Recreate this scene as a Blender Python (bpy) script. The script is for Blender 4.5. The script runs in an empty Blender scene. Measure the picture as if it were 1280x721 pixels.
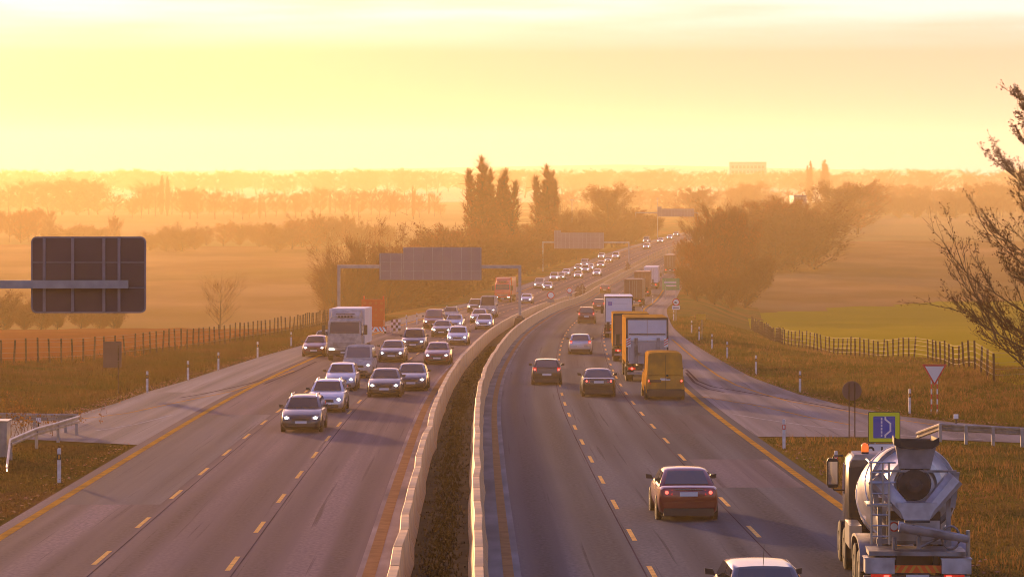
import bpy, math, random
from mathutils import Vector, Matrix
from bisect import bisect_right

R = math.radians
S = bpy.context.scene
COL = S.collection
F = 3450.0            # focal length in photograph pixels (1280 wide)
HY = 215.0            # horizon row
ZC = 24.0             # height of the bridge viewpoint above the valley datum

# ------------------------------------------------------------------ camera, sky, sun, exposure
cam = bpy.data.cameras.new('camera')
cam.sensor_width = 36.0
cam.lens = F / 1280 * 36
cam.shift_y = -(360.5 - HY) / 1280
cam.clip_start = 1.0
cam.clip_end = 20000
camo = bpy.data.objects.new('camera', cam)
COL.objects.link(camo)
camo.location = (0, 0, ZC)
camo.rotation_euler = (R(90), 0, 0)
S.camera = camo

SUN_AZ, SUN_EL = R(-23), R(6.5)      # azimuth measured from +Y towards +X
world = bpy.data.worlds.new('World')
S.world = world
world.use_nodes = True
nt = world.node_tree
nt.nodes.clear()
wo = nt.nodes.new('ShaderNodeOutputWorld')
bg = nt.nodes.new('ShaderNodeBackground')
sky = nt.nodes.new('ShaderNodeTexSky')
sky.sky_type = 'NISHITA'
sky.sun_disc = False
sky.sun_elevation = SUN_EL
sky.sun_rotation = SUN_AZ
sky.air_density = 1.6
sky.dust_density = 3.0
sky.ozone_density = 1.5
bg.inputs['Strength'].default_value = 0.095
# thin bright cloud bands, long in azimuth and thin in elevation
tc = nt.nodes.new('ShaderNodeTexCoord')
mp = nt.nodes.new('ShaderNodeMapping')
mp.inputs['Scale'].default_value = (9, 9, 120)
ns = nt.nodes.new('ShaderNodeTexNoise')
ns.inputs['Scale'].default_value = 1.0
ns.inputs['Detail'].default_value = 5
sx = nt.nodes.new('ShaderNodeSeparateXYZ')
el = nt.nodes.new('ShaderNodeMapRange')
el.inputs[1].default_value = 0.043
el.inputs[2].default_value = 0.058
rp = nt.nodes.new('ShaderNodeMapRange')
rp.inputs[1].default_value = 0.30
rp.inputs[2].default_value = 0.58
rp.inputs[3].default_value = 0.35
mu = nt.nodes.new('ShaderNodeMath'); mu.operation = 'MULTIPLY'
mixc = nt.nodes.new('ShaderNodeMix'); mixc.data_type = 'RGBA'; mixc.blend_type = 'ADD'
mixc.inputs[7].default_value = (2.6, 3.0, 3.2, 1)
L = nt.links.new
L(tc.outputs['Generated'], mp.inputs['Vector']); L(mp.outputs[0], ns.inputs['Vector'])
L(tc.outputs['Generated'], sx.inputs[0]); L(sx.outputs['Z'], el.inputs[0])
L(ns.outputs['Fac'], rp.inputs[0]); L(rp.outputs[0], mu.inputs[0]); L(el.outputs[0], mu.inputs[1])
up_ = nt.nodes.new('ShaderNodeMapRange'); up_.inputs[1].default_value = .09; up_.inputs[2].default_value = .24; up_.inputs[3].default_value = 1.0; up_.inputs[4].default_value = 0.0
mu2 = nt.nodes.new('ShaderNodeMath'); mu2.operation = 'MULTIPLY'
L(sx.outputs['Z'], up_.inputs[0]); L(up_.outputs[0], mu2.inputs[0]); L(mu.outputs[0], mu2.inputs[1]); L(mu2.outputs[0], mixc.inputs[0]);
tint = nt.nodes.new('ShaderNodeMix'); tint.data_type = 'RGBA'; tint.blend_type = 'MULTIPLY'; tint.inputs[0].default_value = 1.0
tint.inputs[7].default_value = (.15, .17, .85, 1)
L(sky.outputs[0], tint.inputs[6])
# even glow of the haze low over the whole horizon
hz_ = nt.nodes.new('ShaderNodeMapRange'); hz_.inputs[1].default_value = 0.0; hz_.inputs[2].default_value = .32; hz_.inputs[3].default_value = 1.0; hz_.inputs[4].default_value = 0.0
glow = nt.nodes.new('ShaderNodeMix'); glow.data_type = 'RGBA'; glow.blend_type = 'ADD'; glow.inputs[7].default_value = (4.2, 1.5, 2.2, 1)
fw = nt.nodes.new('ShaderNodeMapRange'); fw.inputs[1].default_value = .35; fw.inputs[2].default_value = 1.0
fm = nt.nodes.new('ShaderNodeMath'); fm.operation = 'MULTIPLY'
dt = nt.nodes.new('ShaderNodeVectorMath'); dt.operation = 'DOT_PRODUCT'; dt.inputs[1].default_value = (.40, .917, 0)
L(tc.outputs['Generated'], dt.inputs[0]); L(dt.outputs['Value'], fw.inputs[0]); L(fw.outputs[0], fm.inputs[0])
L(sx.outputs['Z'], hz_.inputs[0]); L(hz_.outputs[0], fm.inputs[1]); L(fm.outputs[0], glow.inputs[0])
# the veil is a little thicker away from the sun
vx = nt.nodes.new('ShaderNodeMapRange'); vx.inputs[1].default_value = -.16; vx.inputs[2].default_value = .20
vm = nt.nodes.new('ShaderNodeMath'); vm.operation = 'MULTIPLY'
veil = nt.nodes.new('ShaderNodeMix'); veil.data_type = 'RGBA'; veil.blend_type = 'ADD'; veil.inputs[7].default_value = (.4, 2.1, .7, 1)
L(sx.outputs['X'], vx.inputs[0]); L(vx.outputs[0], vm.inputs[0]); L(fm.outputs[0], vm.inputs[1]); L(vm.outputs[0], veil.inputs[0])
L(glow.outputs[2], veil.inputs[6])
tcol = nt.nodes.new('ShaderNodeMix'); tcol.data_type = 'RGBA'      # away from the glowing side the sky is a cool lavender
tcol.inputs[6].default_value = (1.65, 1.45, 2.95, 1); tcol.inputs[7].default_value = (.06, .06, .45, 1)
L(fm.outputs[0], tcol.inputs[0]); L(tcol.outputs[2], tint.inputs[7]); L(tint.outputs[2], glow.inputs[6]); L(veil.outputs[2], mixc.inputs[6])
L(mixc.outputs[2], bg.inputs['Color']); L(bg.outputs[0], wo.inputs['Surface'])

sl = bpy.data.lights.new('sun', 'SUN')
sl.energy = 5.0
sl.angle = R(2.5)
sl.color = (1.0, 0.52, 0.19)
so = bpy.data.objects.new('sun', sl)
COL.objects.link(so)
sd = Vector((math.sin(SUN_AZ) * math.cos(SUN_EL), math.cos(SUN_AZ) * math.cos(SUN_EL), math.sin(SUN_EL)))
so.rotation_euler = (-sd).to_track_quat('-Z', 'Y').to_euler()

vs = S.view_settings
S.display_settings.display_device = 'sRGB'
vs.view_transform = 'Standard'
vs.look = 'None'
vs.exposure = 0.66
vs.gamma = 1.0
vs.use_curve_mapping = False
S.cycles.use_denoising = True
S.cycles.filter_width = 1.0
S.cycles.max_bounces = 5
S.cycles.diffuse_bounces = 2
S.cycles.glossy_bounces = 3
S.cycles.transmission_bounces = 2
S.cycles.volume_bounces = 1
S.cycles.caustics_reflective = False
S.cycles.caustics_refractive = False
S.cycles.sample_clamp_indirect = 6.0

HAZE_DENSITY = 0.00032
HAZE_COLOR = (1.0, 0.75, 0.37, 1)
HAZE_ANISO = 0.50

# ------------------------------------------------------------------ alignment of the motorway
def pchip(K):
    x = [float(k[0]) for k in K]; y = [float(k[1]) for k in K]; n = len(x)
    h = [x[i+1]-x[i] for i in range(n-1)]; d = [(y[i+1]-y[i])/h[i] for i in range(n-1)]
    m = [0.0]*n
    for i in range(1, n-1):
        if d[i-1]*d[i] > 0:
            a = 2*h[i]+h[i-1]; b = h[i]+2*h[i-1]; m[i] = (a+b)/(a/d[i-1]+b/d[i])
    m[0] = d[0]; m[-1] = d[-1]
    def f(t):
        if t <= x[0]: return y[0]+m[0]*(t-x[0])
        if t >= x[-1]: return y[-1]+m[-1]*(t-x[-1])
        i = min(max(bisect_right(x, t)-1, 0), n-2); s = (t-x[i])/h[i]
        return (1+2*s)*(1-s)**2*y[i]+s*(1-s)**2*h[i]*m[i]+s*s*(3-2*s)*y[i+1]+s*s*(s-1)*h[i]*m[i+1]
    return f

def lin(K):
    def f(t):
        if t <= K[0][0]: return K[0][1]
        for (a, b), (c, d) in zip(K, K[1:]):
            if t <= c: return b+(d-b)*(t-a)/(c-a)
        return K[-1][1]
    return f

drop = pchip([(0,8.1),(68.7,9.9),(118,11.18),(208,13.55),(300,16.2),(431,19.9),(500,21),(560,21.7),(650,22),(750,21.2),(885,20.3),(1100,19.6),(1500,19.5),(5200,19.5)])
XK = [(20,-1.15),(65,-1.75),(100,-2.25),(142,-2.6),(160,-2.52),(177,-2.3),(190,-2.05),(217,-1.45),(246,-.6),(271,.35),(300,1.72),(370,5.5),(421,9.6),(493,14.95),(550,19.8),(604,25.3),(656,30.9),(702,36.6),(749,43.6),(900,69),(1100,106),(1400,165),(5200,900)]
_xc = pchip(XK)
xc = lambda z: (_xc(z-9)+2*_xc(z)+_xc(z+9))/4
rz = lambda z: ZC-drop(z)                    # road surface height
heading = lambda z: math.atan((xc(z+2)-xc(z-2))/4)
pitch = lambda z: math.atan((rz(z+2)-rz(z-2))/4)

def road_z(py):
    """distance at which the road surface is seen on photograph row py"""
    a, b = 30.0, 1000.0
    for _ in range(50):
        m = (a+b)/2
        if HY+F*drop(m)/m > py: a = m
        else: b = m
    return a

off_l = lin([(0,.1),(172,.3),(250,-.2),(327,-1.2),(420,-4.5),(450,-3.8),(560,-2.5),(750,-3),(1000,-4),(5200,-4)])
off_r = lin([(0,.3),(113,.4),(145,.8),(205,-.8),(263,-1.8),(350,-2.5),(450,-3.5),(560,-3),(750,-3.2),(1000,-4),(5200,-4)])
flat_r = lin([(0,70),(113,70),(122,27),(130,23),(150,20),(200,18),(300,17),(5200,17)])
flat_l = lin([(0,70),(118,70),(127,29),(135,24),(150,21),(200,19),(300,18),(5200,17)])
hill = lin([(0,0),(2100,0),(2900,7),(3800,19),(4500,33),(4700,33)])

def ground(x, z):
    u = x-xc(z); a = abs(u)
    fl = (flat_r if u > 0 else flat_l)(z)
    t = min(max((a-fl)/12.0, 0), 1); t = t*t*(3-2*t)
    o = -.03+t*((off_r if u > 0 else off_l)(z)+.03)
    n = 0
    if t > 0:
        n = t*(.18*math.sin(x*.21+z*.13)+.12*math.sin(x*.37-z*.29+1.3)+.5*math.sin(x*.011+2)*math.sin(z*.013))
        if z > 2200: n += hill(z)*(.86+.14*math.sin(x*.0035+1.0)+.08*math.sin(x*.009))
    return rz(z)+o+n*min(1, a/40)

# ------------------------------------------------------------------ materials
def _n(t, k): return t.nodes.new(k)

def mat(name, c1, c2=None, scale=4.0, rough=.6, metal=0.0, spec=.5, bump=0.0, coord='Object', stretch=(1,1,1), emit=None, coat=0.0, lo=.35, hi=.65, c3=None, scale3=.3, transl=0.0, detail=4):
    m = bpy.data.materials.new(name); m.use_nodes = True
    t = m.node_tree; b = t.nodes['Principled BSDF']
    b.inputs['Base Color'].default_value = (*c1, 1)
    b.inputs['Roughness'].default_value = rough
    b.inputs['Metallic'].default_value = metal
    b.inputs['Specular IOR Level'].default_value = spec
    if coat:
        b.inputs['Coat Weight'].default_value = coat; b.inputs['Coat Roughness'].default_value = .05
    if emit:
        b.inputs['Emission Color'].default_value = (*emit[0], 1); b.inputs['Emission Strength'].default_value = emit[1]
        m.cycles.emission_sampling = 'NONE'
    if c2 or bump:
        if coord == 'World':
            v = _n(t, 'ShaderNodeNewGeometry').outputs['Position']
        elif coord == 'UV':
            v = _n(t, 'ShaderNodeTexCoord').outputs['UV']
        else:
            v = _n(t, 'ShaderNodeTexCoord').outputs['Object']
        mp = _n(t, 'ShaderNodeMapping'); mp.inputs['Scale'].default_value = stretch
        t.links.new(v, mp.inputs['Vector'])
        no = _n(t, 'ShaderNodeTexNoise'); no.inputs['Scale'].default_value = scale; no.inputs['Detail'].default_value = detail
        t.links.new(mp.outputs[0], no.inputs['Vector'])
        if c2:
            r = _n(t, 'ShaderNodeMapRange'); r.inputs[1].default_value = lo; r.inputs[2].default_value = hi
            t.links.new(no.outputs['Fac'], r.inputs[0])
            x = _n(t, 'ShaderNodeMix'); x.data_type = 'RGBA'
            x.inputs[6].default_value = (*c1, 1); x.inputs[7].default_value = (*c2, 1)
            t.links.new(r.outputs[0], x.inputs[0]); out = x.outputs[2]
            if c3:
                n3 = _n(t, 'ShaderNodeTexNoise'); n3.inputs['Scale'].default_value = scale3; n3.inputs['Detail'].default_value = 3
                t.links.new(mp.outputs[0], n3.inputs['Vector'])
                r3 = _n(t, 'ShaderNodeMapRange'); r3.inputs[1].default_value = .45; r3.inputs[2].default_value = .68
                t.links.new(n3.outputs['Fac'], r3.inputs[0])
                x3 = _n(t, 'ShaderNodeMix'); x3.data_type = 'RGBA'; x3.inputs[7].default_value = (*c3, 1)
                t.links.new(out, x3.inputs[6]); t.links.new(r3.outputs[0], x3.inputs[0]); out = x3.outputs[2]
            t.links.new(out, b.inputs['Base Color'])
        if bump:
            bp = _n(t, 'ShaderNodeBump'); bp.inputs['Strength'].default_value = bump; bp.inputs['Distance'].default_value = .05
            t.links.new(no.outputs['Fac'], bp.inputs['Height']); t.links.new(bp.outputs[0], b.inputs['Normal'])
    if transl:
        b.inputs['Subsurface Weight'].default_value = 0
        tr = _n(t, 'ShaderNodeBsdfTranslucent'); mx = _n(t, 'ShaderNodeMixShader'); mx.inputs[0].default_value = transl
        if c2: t.links.new(out, tr.inputs['Color'])
        else: tr.inputs['Color'].default_value = (*c1, 1)
        t.links.new(b.outputs[0], mx.inputs[1]); t.links.new(tr.outputs[0], mx.inputs[2])
        t.links.new(mx.outputs[0], t.nodes['Material Output'].inputs['Surface'])
    return m

def road_mat(name, dark, light, seed):
    """asphalt: patches, wheel tracks running along the lanes, sealed cracks, fine grain (UV: metres across, metres along)"""
    m = bpy.data.materials.new(name); m.use_nodes = True
    t = m.node_tree; b = t.nodes['Principled BSDF']; K = t.links.new
    uv = _n(t, 'ShaderNodeTexCoord').outputs['UV']
    def noise(sc, stretch, lo, hi, det=4):
        mp = _n(t, 'ShaderNodeMapping'); mp.inputs['Scale'].default_value = stretch; mp.inputs['Location'].default_value = (seed, seed*1.7, 0)
        K(uv, mp.inputs['Vector'])
        no = _n(t, 'ShaderNodeTexNoise'); no.inputs['Scale'].default_value = sc; no.inputs['Detail'].default_value = det
        K(mp.outputs[0], no.inputs['Vector'])
        r = _n(t, 'ShaderNodeMapRange'); r.inputs[1].default_value = lo; r.inputs[2].default_value = hi
        K(no.outputs['Fac'], r.inputs[0]); return r.outputs[0], no
    def mixc(fac, a, bcol, mode='MIX'):
        x = _n(t, 'ShaderNodeMix'); x.data_type = 'RGBA'; x.blend_type = mode
        if isinstance(a, tuple): x.inputs[6].default_value = (*a, 1)
        else: K(a, x.inputs[6])
        x.inputs[7].default_value = (*bcol, 1)
        K(fac, x.inputs[0]); return x.outputs[2]
    blot, _ = noise(1, (.25, .03, 1), .35, .68)
    c = mixc(blot, dark, light)
    trk, _ = noise(1, (.95, .007, 1), .42, .66, 3)
    c = mixc(trk, c, tuple(v*.42 for v in dark))
    sp = _n(t, 'ShaderNodeSeparateXYZ'); K(uv, sp.inputs[0]); v = sp.outputs['X']
    for op, k in (('ABSOLUTE', 0), ('SUBTRACT', 1.77), ('DIVIDE', 3.5), ('FRACT', 0), ('SUBTRACT', .5), ('ABSOLUTE', 0), ('MULTIPLY', 3.5), ('SUBTRACT', .85), ('ABSOLUTE', 0)):
        q = _n(t, 'ShaderNodeMath'); q.operation = op; K(v, q.inputs[0]); q.inputs[1].default_value = k; v = q.outputs[0]
    wt = _n(t, 'ShaderNodeMapRange'); wt.inputs[1].default_value = .05; wt.inputs[2].default_value = .55; wt.inputs[3].default_value = .95; wt.inputs[4].default_value = 0.0
    K(v, wt.inputs[0]); wn, _ = noise(1, (.5, .02, 1), .3, .6); wm = _n(t, 'ShaderNodeMath'); wm.operation = 'MULTIPLY'; K(wt.outputs[0], wm.inputs[0]); K(wn, wm.inputs[1])
    c = mixc(wm.outputs[0], c, tuple(v_*.36 for v_ in dark))
    crk, _ = noise(1, (6.0, .05, 1), .62, .68, 4)
    c = mixc(crk, c, tuple(v*.4 for v in dark))
    grain, gn = noise(9, (1, .5, 1), .3, .75, 4)
    c = mixc(grain, c, tuple(v*.8 for v in dark), 'MIX')
    x = _n(t, 'ShaderNodeMix'); x.data_type = 'RGBA'; x.inputs[0].default_value = .35
    K(c, x.inputs[7]); K(mixc(blot, dark, light), x.inputs[6]); 
    x.inputs[0].default_value = .92
    K(x.outputs[2], b.inputs['Base Color'])
    rr = _n(t, 'ShaderNodeMapRange'); rr.inputs[3].default_value = .9; rr.inputs[4].default_value = .75
    K(trk, rr.inputs[0]); K(rr.outputs[0], b.inputs['Roughness'])
    b.inputs['Specular IOR Level'].default_value = .004
    bp = _n(t, 'ShaderNodeBump'); bp.inputs['Strength'].default_value = .35; bp.inputs['Distance'].default_value = .02
    K(gn.outputs['Fac'], bp.inputs['Height']); K(bp.outputs[0], b.inputs['Normal'])
    return m

M = {}
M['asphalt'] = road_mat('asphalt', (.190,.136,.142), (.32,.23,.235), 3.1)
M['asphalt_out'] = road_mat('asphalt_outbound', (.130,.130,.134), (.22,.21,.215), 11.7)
M['asphalt_ramp'] = road_mat('asphalt_ramp', (.29,.245,.225), (.40,.335,.30), 7.3)
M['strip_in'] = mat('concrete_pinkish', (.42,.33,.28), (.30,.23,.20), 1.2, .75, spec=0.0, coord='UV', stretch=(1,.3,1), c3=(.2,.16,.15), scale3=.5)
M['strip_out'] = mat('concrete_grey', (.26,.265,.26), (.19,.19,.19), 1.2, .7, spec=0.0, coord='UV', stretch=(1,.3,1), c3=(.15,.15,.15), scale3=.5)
M['paint_white'] = mat('road_paint_white', (.50,.46,.42), (.30,.27,.25), 3, .7, spec=0.0, coord='World')
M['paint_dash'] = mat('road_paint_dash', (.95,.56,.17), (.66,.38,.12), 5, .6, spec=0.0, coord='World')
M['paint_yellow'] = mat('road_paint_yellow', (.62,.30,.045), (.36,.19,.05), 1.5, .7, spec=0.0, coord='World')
M['paint_ochre'] = mat('road_paint_ochre', (.38,.21,.10), (.28,.16,.08), 2, .65, spec=0.0, coord='World')
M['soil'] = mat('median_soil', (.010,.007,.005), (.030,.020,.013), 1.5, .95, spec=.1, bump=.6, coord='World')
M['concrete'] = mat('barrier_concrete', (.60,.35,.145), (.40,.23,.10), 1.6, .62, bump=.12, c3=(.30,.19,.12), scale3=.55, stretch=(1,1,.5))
M['verge'] = mat('verge_grass', (.115,.105,.020), (.19,.110,.026), .35, 1, spec=0.0, bump=.8, coord='World', c3=(.30,.125,.03), scale3=.06)
M['verge_l'] = mat('verge_green', (.06,.052,.010), (.11,.055,.014), .3, 1, spec=0.0, bump=.8, coord='World', c3=(.15,.07,.025), scale3=.12)
M['plough'] = mat('ploughed_field', (.24,.062,.016), (.15,.042,.012), .5, 1, spec=0.0, bump=.8, coord='World', stretch=(1,.4,1), c3=(.30,.09,.022), scale3=.03)
M['green_field'] = mat('winter_wheat', (.27,.22,.008), (.31,.235,.012), .06, 1, spec=0.0, coord='World', stretch=(.25,1,1))
M['tan_field'] = mat('stubble_field', (.24,.115,.035), (.36,.19,.07), .035, 1, spec=0.0, coord='World', stretch=(1,.5,1), c3=(.17,.10,.022), scale3=.012)
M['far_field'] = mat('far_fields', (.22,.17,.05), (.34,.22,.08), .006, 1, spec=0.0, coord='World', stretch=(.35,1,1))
M['haze_hill'] = mat('far_hill_haze', (.52,.52,.24), (.60,.58,.26), .004, 1, spec=0.0, coord='World', stretch=(.3,1,1))  # far hills: paleness of the distant haze put into the ground colour
M['grey_steel'] = mat('galvanised_steel', (.36,.36,.38), (.27,.27,.29), 3, .45, .7)
M['rail_steel'] = mat('guardrail_steel', (.40,.37,.34), (.24,.22,.20), 2, .4, .7)
M['sign_back'] = mat('sign_back', (.15,.085,.075), (.12,.066,.058), .8, .7, .2)
M['sign_back_grey'] = mat('sign_back_grey', (.26,.23,.25), (.23,.20,.22), .4, .6, .3)
M['post_white'] = mat('delineator_white', (.74,.72,.70), (.5,.47,.45), 4, .5)
M['black'] = mat('black_plastic', (.018,.017,.017), rough=.5)
M['amber'] = mat('amber_reflector', (.7,.3,.03), rough=.3)
M['wood_post'] = mat('fence_wood', (.06,.035,.024), (.11,.066,.042), 5, .9, spec=.1)
M['wire'] = mat('fence_wire', (.22,.17,.14), rough=.6, metal=.5)
M['red'] = mat('sign_red', (.55,.03,.03), rough=.35)
M['sign_white'] = mat('sign_white', (.78,.77,.75), rough=.4)
M['sign_yellow'] = mat('sign_fluorescent_yellow', (.72,.78,.02), rough=.4)
M['sign_blue'] = mat('sign_blue', (.02,.07,.42), rough=.35)
M['sign_green'] = mat('sign_green', (.02,.30,.12), rough=.4)
M['sign_orange'] = mat('sign_orange', (.80,.085,.008), rough=.4)
M['orange_lamp'] = mat('orange_lamp', (.8,.16,.015), rough=.25, emit=((1,.16,.02), .5))
M['glass'] = mat('vehicle_glass', (.016,.018,.022), rough=.06, spec=.6)
M['glass_sky'] = mat('vehicle_glass_sky', (.10,.105,.12), rough=.12, spec=.7)  # lighter base colour stands in for sky reflected in the panes
M['tyre'] = mat('tyre_rubber', (.016,.015,.015), (.03,.026,.024), 6, .85)
M['rim'] = mat('alloy_rim', (.42,.42,.43), rough=.3, metal=.8)
M['trim'] = mat('dark_trim', (.022,.02,.02), rough=.55)
M['head'] = mat('headlight', (.9,.9,.9), rough=.1, emit=((1,.86,.68), 3.8))
M['head_bright'] = mat('headlight_distant', (.9,.9,.9), rough=.1, emit=((1,.90,.78), 11.0))
M['head_off'] = mat('headlight_off', (.45,.45,.46), rough=.1, spec=.8)
M['tail'] = mat('tail_light', (.45,.012,.014), rough=.15, emit=((1,.04,.03), .2))
M['tail_on'] = mat('tail_light_glowing', (.6,.03,.03), rough=.15, emit=((1,.09,.06), 2.2))
M['plate'] = mat('number_plate', (.62,.62,.62), rough=.4)
M['chrome'] = mat('chrome', (.7,.7,.7), rough=.12, metal=1)

def paint(name, c, metal=.25, rough=.32):
    k = 'paint_'+name
    if k not in M: M[k] = mat(k, c, tuple(v*.88 for v in c), .8, rough, metal, coat=.9)
    return M[k]
paint('anthracite', (.022,.022,.026)); paint('black', (.012,.011,.012)); paint('silver', (.50,.50,.52), .6)
paint('white', (.85,.85,.85), 0); paint('maroon', (.14,.016,.018)); paint('dark_blue', (.025,.03,.06))
paint('dark_brown', (.20,.012,.010)); paint('bright_red', (.75,.05,.02)); paint('yellow', (.72,.70,.008), 0, .4)
paint('grey', (.17,.17,.18), .5); paint('rust_red', (.25,.07,.04)); paint('pale_blue', (.42,.47,.55), .4)
M['truck_grey'] = mat('truck_box_grey', (.64,.63,.66), (.56,.55,.58), .7, .5)
M['truck_white'] = mat('truck_box_white', (.70,.70,.73), (.62,.62,.66), .5, .5)
M['truck_brown'] = mat('truck_box_brown', (.19,.085,.055), (.15,.07,.045), .6, .6)
M['truck_rust'] = mat('truck_box_rust', (.27,.09,.045), (.22,.075,.04), .6, .6)
M['lift_grey'] = mat('tail_lift_panel', (.36,.36,.40), (.28,.27,.30), 1.3, .5, .3)
M['chute'] = mat('dirty_chute_steel', (.52,.50,.54), (.36,.34,.36), 2.4, .45, .35, c3=(.20,.175,.16), scale3=1.5)
M['drum'] = mat('mixer_drum_paint', (.80,.78,.78), (.62,.59,.58), 1.1, .3, .2, coat=.5, c3=(.40,.36,.33), scale3=1.6, stretch=(1,.35,1))
M['mixer_grey'] = mat('mixer_grey_steel', (.30,.29,.31), (.20,.19,.20), 2.2, .5, .4, c3=(.09,.078,.07), scale3=1.7)
M['mixer_dark'] = mat('mixer_dirty_dark', (.03,.026,.025), (.075,.062,.055), 2.5, .8)

# ------------------------------------------------------------------ mesh helper
class MB:
    def __init__(s): s.v = []; s.f = []; s.m = []; s.uv = None
    def add(s, vs, fs, mi=0):
        o = len(s.v); s.v += [tuple(p) for p in vs]
        s.f += [tuple(i+o for i in f) for f in fs]; s.m += [mi]*len(fs)
    def box(s, c, d, mi=0, rot=None, taper=(1,1)):
        x, y, z = d[0]/2, d[1]/2, d[2]/2; tx, ty = taper
        P = [(-x,-y,-z),(x,-y,-z),(x,y,-z),(-x,y,-z),(-x*tx,-y*ty,z),(x*tx,-y*ty,z),(x*tx,y*ty,z),(-x*tx,y*ty,z)]
        if rot is not None: P = [tuple(rot @ Vector(p)) for p in P]
        s.add([(p[0]+c[0], p[1]+c[1], p[2]+c[2]) for p in P], [(3,2,1,0),(4,5,6,7),(0,1,5,4),(1,2,6,5),(2,3,7,6),(3,0,4,7)], mi)
    def tube(s, a, b, r0, r1=None, n=8, mi=0, caps=True):
        r1 = r0 if r1 is None else r1
        a, b = Vector(a), Vector(b); d = (b-a)
        if d.length < 1e-6: return
        d.normalize(); q = Vector((0,0,1)) if abs(d.z) < .9 else Vector((1,0,0))
        e = d.cross(q).normalized(); g = d.cross(e)
        P = []
        for c, r in ((a, r0), (b, r1)):
            for i in range(n):
                t = 2*math.pi*i/n; P.append(c+e*(r*math.cos(t))+g*(r*math.sin(t)))
        fs = [(i, (i+1) % n, n+(i+1) % n, n+i) for i in range(n)]
        if caps: fs += [tuple(reversed(range(n))), tuple(range(n, 2*n))]
        s.add(P, fs, mi)
    def path(s, pts, rs, n=6, mi=0):
        rings = []; pts = [Vector(p) for p in pts]
        for k, p in enumerate(pts):
            d = (pts[min(k+1, len(pts)-1)]-pts[max(k-1, 0)]).normalized()
            q = Vector((0,0,1)) if abs(d.z) < .95 else Vector((1,0,0))
            e = d.cross(q).normalized(); g = d.cross(e)
            rings.append([p+e*(rs[k]*math.cos(2*math.pi*i/n))+g*(rs[k]*math.sin(2*math.pi*i/n)) for i in range(n)])
        s.loft(rings, mi, True)
    def loft(s, rings, mi=0, caps=True):
        n = len(rings[0]); P = [p for r in rings for p in r]; fs = []
        for k in range(len(rings)-1):
            for i in range(n):
                j = (i+1) % n; fs.append((k*n+i, k*n+j, (k+1)*n+j, (k+1)*n+i))
        if caps: fs += [tuple(reversed(range(n))), tuple(range((len(rings)-1)*n, len(rings)*n))]
        s.add(P, fs, mi)
    def slab(s, quad, th, mi=0):
        """a thin plate: polygon quad plus thickness along its normal"""
        q = [Vector(p) for p in quad]; n = (q[1]-q[0]).cross(q[2]-q[0]).normalized()*th; k = len(q)
        s.add(q+[p+n for p in q], [tuple(reversed(range(k))), tuple(range(k, 2*k))]+[(i, (i+1) % k, k+(i+1) % k, k+i) for i in range(k)], mi)
    def build(s, name, mats, parent=None, smooth=None, uvs=None):
        me = bpy.data.meshes.new(name); me.from_pydata(s.v, [], s.f)
        for m in (mats if isinstance(mats, (list, tuple)) else [mats]): me.materials.append(m)
        if any(s.m): me.polygons.foreach_set('material_index', s.m)
        if uvs is not None:
            ul = me.uv_layers.new(name='uv')
            for l in me.loops: ul.data[l.index].uv = uvs[l.vertex_index]
        me.validate(); me.update()
        if smooth is not None:
            me.polygons.foreach_set('use_smooth', [True]*len(me.polygons))
            me.set_sharp_from_angle(angle=R(smooth))
        o = bpy.data.objects.new(name, me); COL.objects.link(o)
        if parent: o.parent = parent
        return o

def thing(name, label, cat, loc=(0,0,0), rot=(0,0,0), group=None):
    o = bpy.data.objects.new(name, None); COL.objects.link(o)
    o.location = loc; o.rotation_euler = rot; o.empty_display_size = .3
    return tag(o, label, cat, group)
def tag(o, label, cat, group=None):
    o['label'] = label; o['category'] = cat
    if group: o['group'] = group
    return o
def struct(o): o['kind'] = 'structure'; return o
KIDS = {}
def kids(o): return [c for c in o.children]
def copy_tree(o, parent=None):
    c = o.copy(); COL.objects.link(c)
    if parent: c.parent = parent
    for ch in kids(o): copy_tree(ch, c)
    return c
def recolour(root, part, m, slot=0):
    for c in root.children:
        if c.name.split('.')[0] == part and len(c.material_slots) > slot:
            c.material_slots[slot].link = 'OBJECT'; c.material_slots[slot].material = m

def on_road(px, py):
    z = road_z(py); return (px-640)*z/F, z
def at_z(px, z): return (px-640)*z/F

# ================================================================== THE SETTING
def frange(a, b, s):
    o = []
    while a < b-1e-6: o.append(a); a += s
    return o

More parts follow.
